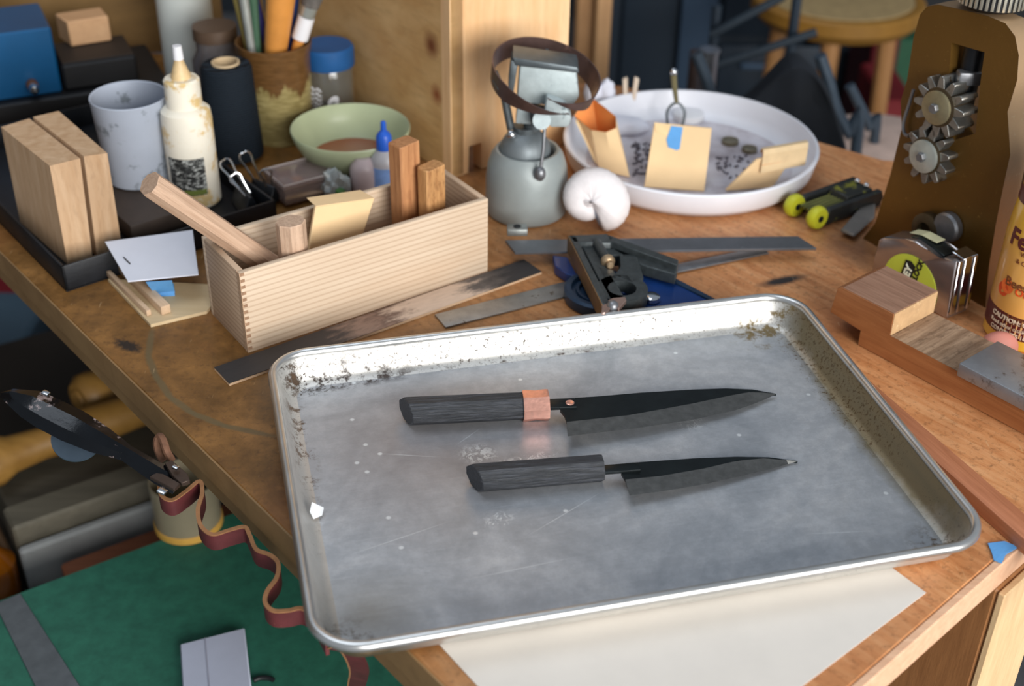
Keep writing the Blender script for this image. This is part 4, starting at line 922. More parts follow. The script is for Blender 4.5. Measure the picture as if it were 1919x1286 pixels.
# ---------------------------------------------------------------- tape measure
TB = P(1776, 603); TB.z = 0; TA = TB-mx*.075; TA.z = 0
tm = thing('tape_measure', 'chrome tape measure with a yellow green label, standing behind the wooden plane', 'tape measure', frame(TA, mx))
fo = [(1638, 486), (1646, 450), (1656, 445), (1697, 448), (1714, 451), (1738, 468), (1760, 487), (1770, 482), (1793, 490), (1774, 594)]
fp = [PV(x, y, TB, TB+mx) for x, y in fo]
b0 = fp[0].copy(); b0.z = .001; b1_ = fp[-1].copy(); b1_.z = .001
fp = [b0]+fp+[b1_]; M_case = plain('chromed_case', (178, 172, 172), .22, .9, .12, 25, .06)
obj('case', G().prism(fp, -mo*.026, bev=.0018, seg=2), M_case, tm, 40)
dcn = PV(1704, 538, TB+mo*.0004, TB+mo*.0004+mx); rr = (PV(1760, 545, TB, TB+mx)-PV(1704, 538, TB, TB+mx)).length*.98; rr = min(rr, dcn.z-.002)
T = Matrix((mx, zup, mo)).transposed().to_4x4(); T.translation = dcn
rr = min((PV(1760, 545, TB, TB+mx)-PV(1704, 538, TB, TB+mx)).length*.98, .031); cpt = [dcn+mx*rr*math.cos(2*PI*i/56)+zup*rr*math.sin(2*PI*i/56) for i in range(56)]; cpt = [Vector((p.x, p.y, max(p.z, .002))) for p in cpt]
obj('face_label', G().prism(cpt, mo*.0003), plain('yellow_green_label', (200, 212, 72), .5, 0, .05, 40, .05, spots=(90, .70, (70, 80, 60))), tm, label='round yellow green face label')
up10 = (zup*.985+mx*.17).normalized(); M_ink = plain('black_ink', (18, 18, 18), .6, 0, .05)
lft = mo.cross(up10)
org = PV(1706, 515, TB+mo*.0008, TB+mo*.0008+mx)
g = G(); text_on(g, 'STANLEY', .0100, org+up10*.0085+mo*.0010, up10, mo, .0004, right=True); obj('logo_text', g, plain('pale_logo_print', (236, 238, 214), .5), tm)
g = G(); g.prism([org-up10*.030-lft*.0022, org+up10*.0105-lft*.0022, org+up10*.0125+lft*.004, org+up10*.0105+lft*.0095, org-up10*.030+lft*.0095], mo*.0003, Matrix.Translation(mo*.0002)); obj('logo_panel', g, M_ink, tm)
org2 = PV(1721, 518, TB+mo*.0008, TB+mo*.0008+mx)
g = G(); text_on(g, 'POWERLOCK', .0078, org2+up10*.0165+mo*.0002, up10, mo, .0003, right=True); obj('name_text', g, M_ink, tm)
# tape mouth with its black ribbed guard
fp2 = [PV(x, y, TB, TB+mx) for x, y in ((1697, 446), (1712, 448), (1738, 464), (1762, 483), (1756, 487), (1732, 472), (1708, 454))]
g = G(); g.prism([p-mo*.006 for p in fp2], -mo*.015, bev=.0005); obj('top_guard', g, plain('black_chrome_trim', (60, 66, 66), .25, .8), tm)
lb = [PV(x, y, TB, TB+mx)-mo*.010 for x, y in ((1690, 443), (1712, 447), (1722, 455), (1700, 449))]
g = G(); g.prism([lb[0]+zup*.0006, lb[1]+zup*.0004, lb[1]+zup*.0004-mo*.011, lb[0]+zup*.0006-mo*.011], zup*.0005); g.prism([lb[1]+zup*.0004, PV(1740, 463, TB, TB+mx)-mo*.010+zup*.001, PV(1740, 463, TB, TB+mx)-mo*.021+zup*.001, lb[1]+zup*.0004-mo*.011], zup*.0006); obj('blade_slot_label', g, plain('cream_blade_paint', (206, 204, 166), .5), tm)
g = G(); mz = PV(1793, 490, TB, TB+mx); mb = PV(1776, 590, TB, TB+mx)
for k_, w_ in ((0.001, .005), (.009, .009), (.021, .004)):
    g.prism([mb-mo*k_, mz-mo*k_, mz-mo*(k_+w_), mb-mo*(k_+w_)], mx*.0022, bev=.0006)
obj('front_trim', g, M_chrome, tm)
g = G(); g.prism([mz-mo*.004-mx*.010+zup*.002, mz-mo*.004+mx*.004+zup*.0005, mz-mo*.022+mx*.004+zup*.0005, mz-mo*.022-mx*.010+zup*.002], zup*.0022, bev=.0006); obj('end_hook', g, M_chrome, tm)

# ---------------------------------------------------------------- wooden plane body with a steel block
A2, B2 = P(1607, 647), P(1919, 816); A2.z = B2.z = 0; ux = (B2-A2).normalized(); uy = Vector((-ux.y, ux.x, 0)); uy = uy if uy.y > 0 else -uy
PM_ = frame(A2, ux, (0, 0, 1))
def sx_(px, py):
    q = PM_.inverted() @ PV(px, py, A2, A2+ux); return (q.x, q.z)
pts = [sx_(1607, 646), sx_(1615, 620), sx_(1555, 585), sx_(1571, 531), sx_(1675, 593), sx_(1667, 630)]
lowz = pts[5][1]; hiz = (pts[3][1]+pts[4][1])/2
prof_ = [(pts[0][0], .0003), (pts[0][0]+.001, pts[1][1]), (pts[2][0], pts[2][1]), (pts[3][0], hiz-.002), (pts[3][0]+.004, hiz), (pts[4][0], hiz), (pts[5][0]-.0005, lowz), (.34, lowz), (.34, .0003)]
bk_ = PM_.inverted() @ P(1754, 544, hiz); wdt = bk_.y
M_plane = wood('beech_plane_wood', (140, 84, 46), (168, 110, 66), 200, (1, 10, 10), .5, fine=.5)
pl = thing('wooden_plane', 'reddish brown wooden plane body with a raised notched end at the right of the bench', 'wood plane', PM_)
g = G(); g.prism([PM_ @ Vector((x, .0, z)) for x, z in prof_], uy*wdt, bev=.0006); obj('plane_body', g, M_plane, pl)
M_top = wood('worn_plane_top_wood', (128, 92, 72), (164, 128, 106), 260, (1, 14, 14), .65, fine=.9)
obj('worn_top', G().box(((pts[3][0]+.005+pts[4][0])/2, wdt/2, hiz+.0002), (pts[4][0]-pts[3][0]-.006, wdt-.001, .0006), PM_), M_top, pl, label='greyed worn top of the raised end')
M_low = wood('ribbed_worn_wood', (120, 92, 68), (178, 150, 122), 260, (14, .8, 1), .7, fine=1.0)
obj('ribbed_bed', G().box(((pts[5][0]+.34)/2, wdt/2, lowz+.0002), (.34-pts[5][0]-.002, wdt-.001, .0006), PM_), M_low, pl)
obj('end_grain_step', G().box((pts[4][0]+.0001, wdt/2, (lowz+hiz)/2+.0003), (.0008, wdt-.0008, hiz-lowz-.0008), PM_), plain('pale_end_grain', (186, 152, 112), .7, 0, .12, 120, spots=(80, .6, (226, 200, 160))), pl)
s0 = PM_.inverted() @ P(1797, 681, lowz+.013); s1 = PM_.inverted() @ P(1856, 632, lowz+.013)
sb = thing('steel_block', 'grey steel bar resting on the ribbed bed of the wooden plane', 'steel bar', PM_ @ Vector((s0.x, s0.y, lowz)))
y0, y1 = min(s0.y, s1.y), max(s0.y, s1.y)
obj('bar', G().box(((s0.x+.33)/2, (y0+y1)/2, lowz+.0066+.0006), (.33-s0.x, y1-y0, .012), PM_, .0012), plain('scratched_bar_steel', (150, 154, 160), .42, .6, .15, 40, .15, spots=(30, .6, (104, 96, 88))), sb)
q = P(1866, 643, .0); q = PM_ @ Vector(((PM_.inverted() @ P(1866, 640, lowz)).x, wdt+.010, 0)); q.z = .0
g = G(); g.ball((q.x, q.y, .0150), .0150, 3, sc=(1.1, .7, 1)); solo('pink_rubber_ball', g, plain('pink_rubber', (190, 122, 108), .6), 'small pinkish rubber ball wedged between the wooden plane and the orange bottle', 'rubber ball', q)

# ---------------------------------------------------------------- orange polish bottle
bR = .036; bc_ = stand(1911, 664, 0, bR); bc_.z = 0
ob = thing('polish_bottle', 'amber and orange plastic bottle of wood polish at the right edge', 'bottle', bc_)
km = N('amber_bottle_print'); sxyz = km.n('ShaderNodeSeparateXYZ'); km.l(km.co(), sxyz.inputs[0])
km.l(km.ramp(km.math('MULTIPLY', sxyz.outputs[2], 5.5), [(0.0, srgb(226, 176, 60)), (.06, srgb(226, 176, 60)), (.07, srgb(222, 160, 84)), (.45, srgb(226, 168, 86)), (.62, srgb(230, 176, 60)), (.75, srgb(236, 190, 40)), (.95, srgb(238, 196, 30))]), km.b.inputs['Base Color']); km.b.inputs['Roughness'].default_value = .22; km.b.inputs['Coat Weight'].default_value = .5
rz = lambda z: bR if z < .10 else bR-(z-.10)*.10
BHt = .165
obj('bottle_body', G().lathe([(0, 0), (bR-.003, 0), (bR, .003), (bR, .05), (bR, .10), (rz(.13), .13), (rz(.150), .150), (rz(.150)-.004, .160), (.016, .172), (.014, .180), (0, .180)], bc_, 64), km.m, ob, 40)
obj('bottle_cap', G().lathe([(0, .180), (.016, .180), (.016, .204), (.012, .207), (0, .207)], bc_, 32), M_white, ob)
M_maroon = plain('maroon_print', (92, 34, 34), .35, 0, .05)
obj('lower_band', G().lathe([(bR-.001, .012), (bR+.0003, .012), (bR+.0003, .033), (bR-.001, .033)], bc_, 64), M_maroon, ob)
obj('upper_band', G().lathe([(rz(.133)-.001, .128), (rz(.128)+.0004, .128), (rz(.140)+.0004, .140), (rz(.140)-.001, .140)], bc_, 64), M_maroon, ob)
def cyl(px, py, r):
    d = P(px, py, 0)-O; ox, oy = O.x-bc_.x, O.y-bc_.y; a_ = d.x**2+d.y**2; b_2 = 2*(ox*d.x+oy*d.y); c_ = ox*ox+oy*oy-r*r; D = b_2*b_2-4*a_*c_
    s_ = (-b_2-math.sqrt(max(0, D)))/(2*a_); q = O+d*s_; return math.atan2(q.y-bc_.y, q.x-bc_.x), q.z
def lab(body, px, py, size, mat_, name, bold=0.0, r=bR):
    th, z = cyl(px, py, rz(.1)); g = G(); text_cyl(g, body, size, bc_, r, th, z, bold, rz=rz); obj(name, g, mat_, ob)
lab('Feed-N-Wax', 1893, 452, .021, M_maroon, 'title_text', .0006); M_brown = plain('brown_print', (120, 66, 34), .5)
lab('WOOD POLISH', 1912, 480, .0058, M_brown, 'line_text'); lab('& CONDITIONER', 1904, 492, .0058, M_brown, 'line_text')
lab('Beeswax,', 1884, 530, .0115, M_brown, 'wax_text', .0002)
M_or = plain('orange_print', (226, 82, 32), .45, 0, .06)
lab('Orange Oil', 1901, 552, .0095, M_or, 'orange_text', .0002)
for (x, y, r_) in ((1880, 541, .0062), (1888, 536, .0066)):
    th, z = cyl(x, y, bR); g = G(); t = bmesh.new(); bmesh.ops.create_circle(t, cap_ends=True, segments=20, radius=r_)
    for v in t.verts: X, Y = v.co.x, v.co.y; rr_ = bR+(.0003 if x == 1880 else .0005); v.co = Vector((bc_.x+rr_*math.cos(th+X/bR), bc_.y+rr_*math.sin(th+X/bR), z+Y))
    g._fin(t); obj('orange_fruit', g, M_or if x == 1880 else plain('light_orange_print', (238, 112, 52), .45), ob, label='printed orange fruit')
th, z = cyl(1880, 600, bR); g = wrap(G(), bc_, bR, th, th+1.4, z-.011, z+.006, .0003, 12); obj('text_panel', g, plain('peach_print', (230, 180, 120), .4), ob)
for k_, s_ in enumerate(('A penetrating', 'polish for all', 'finishes and')): 
    th, z = cyl(1886, 590+k_*11, bR); g = G(); text_cyl(g, s_, .0048, bc_, bR+.0004, th, z-.001, 0); obj('line_text', g, M_brown, ob)
M_cream = plain('cream_print', (226, 206, 180), .5)
for k_, (s_, px, sz) in enumerate((('CAUTION: COMBUSTIBLE', 1857, .0060), ('Read other cautions', 1854, .0048), ('CONTENTS 16 FL. OZ.', 1853, .0052))):
    th, z = cyl(px, 604+k_*12, bR); g = G(); text_cyl(g, s_, sz, bc_, bR+.0004, th, .0262-.0062*k_, .0001 if k_ else .0002); obj('caution_text', g, M_cream, ob)

# ---------------------------------------------------------------- back left of the bench
cabA = Vector((-.066, 1.238, 0)); d1s, d2s = d1, d2; nFs = nF; d1 = Vector((.6, -.8, 0)); d2 = Vector((.8, .6, 0)); nF = Vector((.6, -.8, 0)); cabR = cabA+d2*.150; cabL = cabA-d1*.44
M_cabF = wood('pine_cabinet_front_wood', (224, 176, 124), (240, 204, 158), 70, (9, 9, 1), .55, fine=.25, knots=[(.035, -.03, .43, .02, (176, 104, 56)), (.03, .05, .088, .012, (170, 100, 60))])
M_cabS = wood('pine_cabinet_side_wood', (192, 148, 92), (216, 178, 124), 60, (6, 1, 6), .6, rot=(.5, 0, .86), fine=.4, knots=[(-.022, .026, .135, .011, (112, 54, 24)), (-.016, .020, .085, .009, (140, 70, 32))])
cabt = thing('wooden_cabinet', 'tall pine cabinet with knots standing at the back of the bench', 'cabinet', cabA)
nS = Vector((-.8, -.6, 0)); PT = .016; CH = .62
obj('side_board', G().prism([cabA+d1*0, cabL, cabL-nS*PT, cabA-nS*PT], (0, 0, CH), Matrix.Translation((0, 0, .0005)), bev=.001), M_cabS, cabt)
# front board with the little arch cut between its feet
def fpt(u, z): return cabA+nS*(-PT-.0003)*0+d2*(u+PT+.0004)+Vector((0, 0, z))
fpl = [(0, .0005), (0, CH), (.176, CH), (.176, .0005), (.050, .0005), (.034, .018), (.034, .0005), (.022, .0005), (.022, .030), (.006, .030), (.006, .0005)]
fpl = [(0, .0005), (.005, .0005), (.005, .032), (.022, .032), (.022, .0005), (.034, .0005), (.040, .010), (.118, .010), (.122, .0005), (.134, .0005), (.134, CH), (0, CH)]
obj('front_board', G().prism([fpt(u, z) for u, z in fpl], Vector((-nF.x, -nF.y, 0))*PT, bev=.0006), M_cabF, cabt)
obj('edge_board', G().prism([cabA+nS*.0004, cabA+d2*PT+nF*0, cabA+d2*PT-nF*PT, cabA-nF*PT], (0, 0, CH), Matrix.Translation((0, 0, .0006))), M_cabF, cabt)
obj('back_board', G().prism([cabR-nF*.43, cabL, cabL-nS*.004*0+Vector((0, .012, 0)), cabR-nF*.43+Vector((0, .012, 0))], (0, 0, CH), Matrix.Translation((0, 0, .0005))), M_cabS, cabt)

d1, d2, nF = d1s, d2s, nFs
bpA, bpB = Vector((-1.05, 1.46, 0)), Vector((-.372, 1.60, 0)); bpn = Vector((-(bpB-bpA).y, (bpB-bpA).x, 0)).normalized()
M_pan = wood('brown_ply_panel_wood', (112, 84, 44), (140, 108, 62), 50, (1, 6, 6), .7)
solo('plywood_backing', G().prism([bpA, bpB, bpB+bpn*.012, bpA+bpn*.012], (0, 0, .6), Matrix.Translation((0, 0, .0003)), bev=.001), M_pan, 'brown plywood panel standing upright along the back left of the bench', 'panel', bpA)

ra_, rb_ = P(-60, 254, 0), P(200, 214, 0); rd = (rb_-ra_).normalized(); rn = Vector((-rd.y, rd.x, 0))
M_bk = plain('matte_black', (16, 17, 20), .55, 0, .2); M_bluebox = plain('blue_steel_box', (0, 76, 122), .4, .1, .12, 12, .1)
solo('black_case', G().prism([ra_, ra_+rd*.225, ra_+rd*.225+rn*.13, ra_+rn*.13], (0, 0, .028), Matrix.Translation((0, 0, .0004)), bev=.002), M_bk, 'long flat black case behind the sawn blocks, under the blue box', 'case', ra_)
fa_ = PV(-60, 205, ra_+rn*.006, rb_+rn*.006); 
bA = ra_+rn*.012; bt_ = PV(118, 176, bA, bA+rd); blen = (Vector((bt_.x, bt_.y, 0))-bA).length; btop = PV(60, 56, bA, bA+rd).z
bb_ = thing('blue_box', 'bright blue steel box on the black case at the top left', 'box', bA+Vector((0, 0, .029)))
obj('box_shell', G().prism([bA+rn*0, bA+rd*blen, bA+rd*blen+rn*.09, bA+rn*.09], (0, 0, btop-.029), Matrix.Translation((0, 0, .0290)), bev=.002), M_bluebox, bb_)
kp = PV(60, 158, bA-rn*.001, bA-rn*.001+rd); Tk = frame(kp, rd); Tk2 = Tk @ Matrix.Rotation(PI/2, 4, 'X')
obj('pull_knob', G().lathe([(0, 0), (.0065, 0), (.006, .010), (0, .010)], (0, 0, 0), 20, Tk2), plain('brown_knob_leather', (96, 62, 44), .6), bb_)
obj('knob_tip', G().lathe([(0, .0102), (.0052, .0102), (.0055, .014), (.0045, .020), (0, .021)], (0, 0, 0), 20, Tk2), M_chrome, bb_, label='bright metal knob tip')
c1_ = bA+rd*(blen+.003)
kbx = PV(262, 150, c1_, c1_+rd); kl = (Vector((kbx.x, kbx.y, 0))-c1_).length; kh = PV(150, 118, c1_, c1_+rd).z
bkb = thing('black_box', 'black box with a wooden block on top, right of the blue box', 'box', c1_+Vector((0, 0, .029)))
obj('box_shell', G().prism([c1_, c1_+rd*kl, c1_+rd*kl+rn*.07, c1_+rn*.07], (0, 0, kh-.0292), Matrix.Translation((0, 0, .0291)), bev=.003), M_bk, bkb)
obj('box_lid', G().prism([c1_+rd*.002+rn*.002, c1_+rd*(kl-.002)+rn*.002, c1_+rd*(kl-.002)+rn*.068, c1_+rn*.068+rd*.002], (0, 0, .0015), Matrix.Translation((0, 0, kh+.0001)), bev=.0005), plain('dark_brown_lid', (34, 26, 22), .6), bkb)
wA = P(134, 88, kh+.002); wB = P(210, 76, kh+.002); wd_ = (wB-wA).normalized(); wn = Vector((-wd_.y, wd_.x, 0)); wh = PV(134, 40, wA, wA+wd_).z-wA.z
solo('wood_block', G().prism([wA, wB, wB+wn*.035, wA+wn*.035-wd_*.006], (0, 0, wh), bev=.0015), wood('pale_cube_wood', (186, 144, 104), (200, 160, 120), 60, (1, 9, 9), .7), 'small pale wood block on the black box at the top left', 'wood block', wA)
la_, lb_ = P(128, 250, 0), P(188, 226, 0); ld = (lb_-la_).normalized(); ln_ = Vector((-ld.y, ld.x, 0))
solo('yellow_ruler', G().prism([la_-ld*.02, lb_+ld*.03, lb_+ld*.03+ln_*.022, la_-ld*.02+ln_*.022], (0, 0, .006), Matrix.Translation((0, 0, .0004)), bev=.0006), plain('yellow_paint', (164, 142, 22), .5), 'yellow ruler lying between the black case and the sawn blocks', 'ruler', la_) if False else None
wbc = stand(366, 178, 0, .031); wbc.z = 0
wb = thing('white_bottle', 'large plain white plastic bottle standing behind the glue bottle', 'bottle', wbc)
obj('bottle_body', G().lathe([(0, 0), (.029, 0), (.032, .003), (.032, .012), (.0312, .016), (.0315, .112), (.0325, .118), (.0322, .124), (.026, .134), (.016, .140), (0, .140)], wbc, 48), plain('milky_white_plastic', (206, 212, 208), .5, 0, .04, 20), wb)
obj('bottle_cap', G().lathe([(0, .1402), (.0165, .1402), (.0165, .160), (0, .162)], wbc, 32), M_white, wb)

ck = stand(530, 277, 0, .0325); ck.z = 0; chh = hgt(ck, .0405, 101)
kk = N('ash_glazed_stoneware'); sz = kk.n('ShaderNodeSeparateXYZ'); kk.l(kk.co(), sz.inputs[0]); nz_ = kk.noise(kk.co((1, 1, .35)), 60, 4, .6); n3 = kk.noise(kk.co((1, 1, 5)), 60, 4, .7)
drip = kk.math('ADD', kk.math('MULTIPLY', sz.outputs[2], 1/.11), kk.math('MULTIPLY', kk.math('SUBTRACT', nz_, .5), .8))
kk.l(kk.mix(kk.ramp(drip, [(.56, 0.0), (.62, 1.0)]), kk.ramp(n3, [(.3, srgb(120, 106, 62)), (.7, srgb(172, 158, 108))]), kk.ramp(n3, [(.3, srgb(84, 58, 30)), (.7, srgb(112, 80, 46))])), kk.b.inputs['Base Color']); kk.b.inputs['Roughness'].default_value = .3; kk.bump(n3, .4, .001)
crk = thing('stoneware_crock', 'brown and ochre glazed stoneware crock holding paint brushes', 'crock', ck)
obj('crock_body', G().lathe([(0, 0), (.0315, 0), (.0325, .003), (.0318, .007), (.0335, .012), (.036, chh*.35), (.0372, chh*.6), (.0375, chh*.85), (.0405, chh-.003), (.0405, chh), (.0385, chh), (.035, chh*.85), (.034, chh*.5), (.031, .008), (0, .007)], ck, 56), kk.m, crk, 50)
def brush(px0, py0, px1, py1, parts, label, dy=0, base=(0, 0)):
    """parts: (from, to, r0, r1, material, name) along the visible stem from the rim upward; the foot stands in the crock"""
    a = PY(px0, py0, ck.y+dy); b = PY(px1, py1, ck.y+dy*1.0); ax = (b-a)
    ft_ = a-ax.normalized()*((a.z-.012)/max(.3, ax.normalized().z)); off = Vector((ft_.x-ck.x, ft_.y-ck.y, 0))
    if off.length > .024: ft_ = Vector((ck.x, ck.y, 0))+off.normalized()*.024+Vector((0, 0, ft_.z))
    t = thing('paint_brush', label, 'paint brush', ft_, 'brushes in the stoneware crock')
    first = True
    for (u0, u1, r0, r1, m_, nm) in parts:
        p, q = a+ax*u0, a+ax*u1
        if first: p = ft_; first = False; pts = [p, a, q]; rs = [min(r0, .003), r0, r1]
        else: pts = [p, q]; rs = [r0, r1]
        obj(nm, G().tube(pts, rs, 12), m_, t)
M_orh = plain('orange_wood_handle', (204, 138, 66), .4, 0, .1); M_grh = plain('green_brush_handle', (62, 92, 72), .4); M_puh = plain('blue_violet_handle', (66, 64, 138), .4); M_blh = plain('blue_handle', (44, 74, 142), .4); M_brs = plain('grey_brush_bristle', (96, 92, 88), .9, 0, .3, 200, .5); M_olh = plain('olive_handle', (124, 112, 62), .5); M_ferr = plain('paint_stained_ferrule', (176, 182, 178), .35, .6, .15, 60)
brush(518, 82, 532, -70, [(0, .8, .0125, .0165, M_orh, 'handle'), (.8, 1, .015, .011, M_brs, 'bristles')], 'thick orange wooden handled brush in the stoneware crock', -.012)
brush(560, 78, 602, -60, [(0, .05, .006, .006, M_orh, 'handle'), (.05, .35, .0090, .0090, M_white, 'collar'), (.36, .5, .0085, .009, M_ferr, 'ferrule'), (.5, 1, .010, .016, M_brs, 'bristles')], 'brush with a white collar leaning right in the crock', -.006)
brush(462, 80, 430, -60, [(0, .7, .0035, .0045, M_olh, 'handle'), (.7, .85, .005, .005, M_ferr, 'ferrule'), (.85, 1, .005, .002, M_brs, 'bristles')], 'thin olive handled brush leaning furthest left in the crock', .0)
brush(470, 84, 448, -60, [(0, .7, .0045, .0055, M_ferr, 'handle'), (.7, .85, .006, .006, M_grh, 'ferrule'), (.85, 1, .006, .003, M_brs, 'bristles')], 'silvery paint stained brush beside the olive one in the crock', -.012)
brush(482, 84, 470, -60, [(0, .7, .0042, .005, M_grh, 'handle'), (.7, .85, .005, .005, M_ferr, 'ferrule'), (.85, 1, .005, .003, M_brs, 'bristles')], 'green handled brush near the middle of the crock', -.006)
brush(494, 60, 462, -60, [(0, .8, .004, .005, M_puh, 'handle'), (.8, 1, .005, .003, M_brs, 'bristles')], 'violet blue handled brush at the back of the crock', .016)
brush(548, 60, 556, -60, [(0, .8, .004, .006, M_blh, 'handle'), (.8, 1, .006, .003, M_brs, 'bristles')], 'blue handled brush behind the orange one in the crock', .016)
brush(506, 50, 492, -60, [(0, .8, .0035, .005, M_ferr, 'handle'), (.8, 1, .005, .003, M_brs, 'bristles')], 'slim grey handled brush at the back of the crock', .020)

M_glass = plain('clear_glass', (225, 230, 228), .06, 0, 0, 10, 0, trans=.93)
jr = Vector((-.208, 1.374, 0)); jh = hgt(jr, .0275, 137)
jar = thing('glass_jar', 'small clear glass jar with a blue lid and white scribbles, behind the green bowl', 'jar', jr)
obj('jar_glass', G().lathe([(0, .0), (.024, 0), (.026, .003), (.026, jh-.006), (.023, jh), (.0215, jh), (.0240, jh-.006), (.0240, .005), (0, .004)], jr, 44), M_glass, jar)
jl = hgt(jr, .029, 106); obj('lid', G().lathe([(0, jh), (.0285, jh), (.0292, jh+.002), (.0288, jl), (.0265, jl+.003), (0, jl+.003)], jr, 48), plain('blue_lid_plastic', (30, 84, 140), .45, 0, .12, 40), jar)
g = G(); ja = math.atan2(-jr.y, -jr.x)
for i in range(7):
    pts = [Vector((jr.x+.0264*math.cos(a_), jr.y+.0264*math.sin(a_), .050-i*.0055+.002*math.sin(k_*1.4+i))) for k_, a_ in enumerate([ja-.95+.07*q_ for q_ in range(9)])]
    g.tube(pts, .0009, 5)
obj('scribble', g, M_white, jar, label='white scribbled marks'); th_ = ja+.10
g = G(); g._fin((lambda t: (bmesh.ops.create_circle(t, cap_ends=True, segments=20, radius=.0075), [setattr(v, 'co', Vector((jr.x+.0265*math.cos(th_+(v.co.x*.8+v.co.y*.3)/.026), jr.y+.0265*math.sin(th_+(v.co.x*.8+v.co.y*.3)/.026), .036+v.co.y))) for v in t.verts], t)[2])(bmesh.new()))
obj('white_spot', g, M_white, jar)
blob('dark_pebbles', jr+Vector((0, 0, .017)), .0195, (1, 1, .6), plain('grey_brown_grit', (116, 100, 86), .8, 0, .3, 200, .6), 'grey brown grit filling the bottom of the glass jar', 'grit', .15)

gr_ = Vector((-.172, 1.258, 0)); rb = .0625; bh = hgt(gr_, rb, 286)
M_bowl = plain('pale_green_glaze', (172, 182, 148), .3, 0, .05, 30, .05)
bo = thing('green_bowl', 'pale green glazed bowl with reddish brown liquid, behind the pine box', 'bowl', gr_)
obj('bowl_body', G().lathe([(0, 0), (.030, 0), (.031, .004), (.036, .007), (.050, bh*.4), (.059, bh*.75), (rb, bh-.001), (rb-.001, bh+.0005), (rb-.003, bh-.001), (.055, bh*.7), (.044, bh*.35), (.030, .010), (0, .008)], gr_, 72), M_bowl, bo, 60)
obj('liquid', G().lathe([(0, bh*.34-.001), (.0425, bh*.34-.001), (.0425, bh*.34), (0, bh*.34)], gr_, 48), plain('red_brown_liquid', (142, 62, 30), .06, 0, .05, 20, 0, coat=.5), bo)

# clear case, crumpled wrap and two dropper bottles
M_clear = plain('smoky_clear_plastic', (196, 176, 172), .12, 0, .05, 30, 0, trans=.72, alpha=1)
ca = P(534, 385, .001); cdx = (P(636, 352, 0)-P(534, 380, 0)).normalized(); cdy = Vector((-cdx.y, cdx.x, 0)); CM = frame(P(536, 388, .0032), cdx)
cs = thing('clear_case', 'small flat smoky clear plastic case beside the binder clips', 'plastic case', CM)
obj('case_base', G().box((.029, .024, .008), (.058, .046, .0155), CM, .0015), M_clear, cs); obj('case_lid', G().box((.029, .024, .0190), (.060, .048, .0055), CM, .0012), M_clear, cs)
obj('case_rim', G().tube([CM @ Vector(p) for p in ((0, .001, .0222), (.058, .001, .0222), (.058, .047, .0222), (0, .047, .0222))], .0008, 6, close=True), plain('frosted_rim_plastic', (214, 204, 200), .4, trans=.3), cs)
q = P(630, 352, .012); wr = G(); wr.ball(q, .014, 3, None, (1, .7, 1.5), .5); t_ = thing('plastic_wrap', 'crumpled clear wrap with green print between the clear case and small bottles', 'plastic wrap', q)
obj('wrap_body', wr, plain('crumpled_clear_film', (206, 214, 214), .2, 0, .1, 60, .6, trans=.5), t_, 20)
g = G(); g.ball(q+Vector((.004, -.008, -.004)), .007, 2, None, (1, .5, 1.2), .4); obj('green_print', g, plain('green_leaf_print', (72, 116, 52), .5, 0, .3, 200), t_, 20)
def dropper(px, py, r, hb, capc, caph, label, bodym, tall, extra=None):
    c = stand(px, py, 0, r); c.z = 0; t = thing('dropper_bottle', label, 'dropper bottle', c, 'small dropper bottles by the green bowl')
    obj('bottle_body', G().lathe([(0, .0), (r-.001, 0), (r, .002), (r, hb*.72), (r*.85, hb*.86), (r*.5, hb), (0, hb)], c, 32), bodym, t)
    if capc: obj('cap', G().lathe([(0, hb), (r*.52, hb), (r*.52, hb+caph*.45), (r*.38, hb+caph*.58), (r*.20, hb+caph*.66), (r*.17, hb+caph*.96), (r*.10, hb+caph), (0, hb+caph)], c, 28), capc, t)
    return t, c
M_haze = plain('hazy_plastic', (206, 204, 210), .35, 0, .05, 40, .1, trans=.35); M_pink = plain('pinkish_hazy_plastic', (214, 196, 198), .35, 0, .06, 40, .1, trans=.3)
t, c = dropper(724, 372, .0155, .048, plain('bright_blue_cap', (38, 92, 196), .35), .030, 'hazy dropper bottle with a bright blue pointed cap', M_haze, 0)
aa = math.atan2(-c.y, -c.x); obj('label', wrap(G(), c, .0157, aa-.8, aa+1.0, .010, .032), plain('light_blue_label', (124, 158, 214), .5, 0, .12, 160), t, label='light blue label')
t, c = dropper(684, 374, .0140, .040, None, .0, 'hazy pinkish bottle without a cap, left of the blue capped one', M_pink, 0)
q = Vector((-.330, 1.375, 0)); gj = thing('grey_jar', 'dim grey glass jar between the white bottle and the crock', 'jar', q)
obj('jar_glass', G().lathe([(0, 0), (.026, 0), (.028, .003), (.028, .075), (.022, .086), (.022, .098), (0, .098)], q, 36), plain('dim_grey_glass', (118, 112, 112), .15, 0, .2, 40, trans=.3), gj)
obj('lid', G().lathe([(0, .0982), (.024, .0982), (.024, .112), (0, .112)], q, 36), plain('dull_brown_lid', (84, 66, 52), .5), gj)

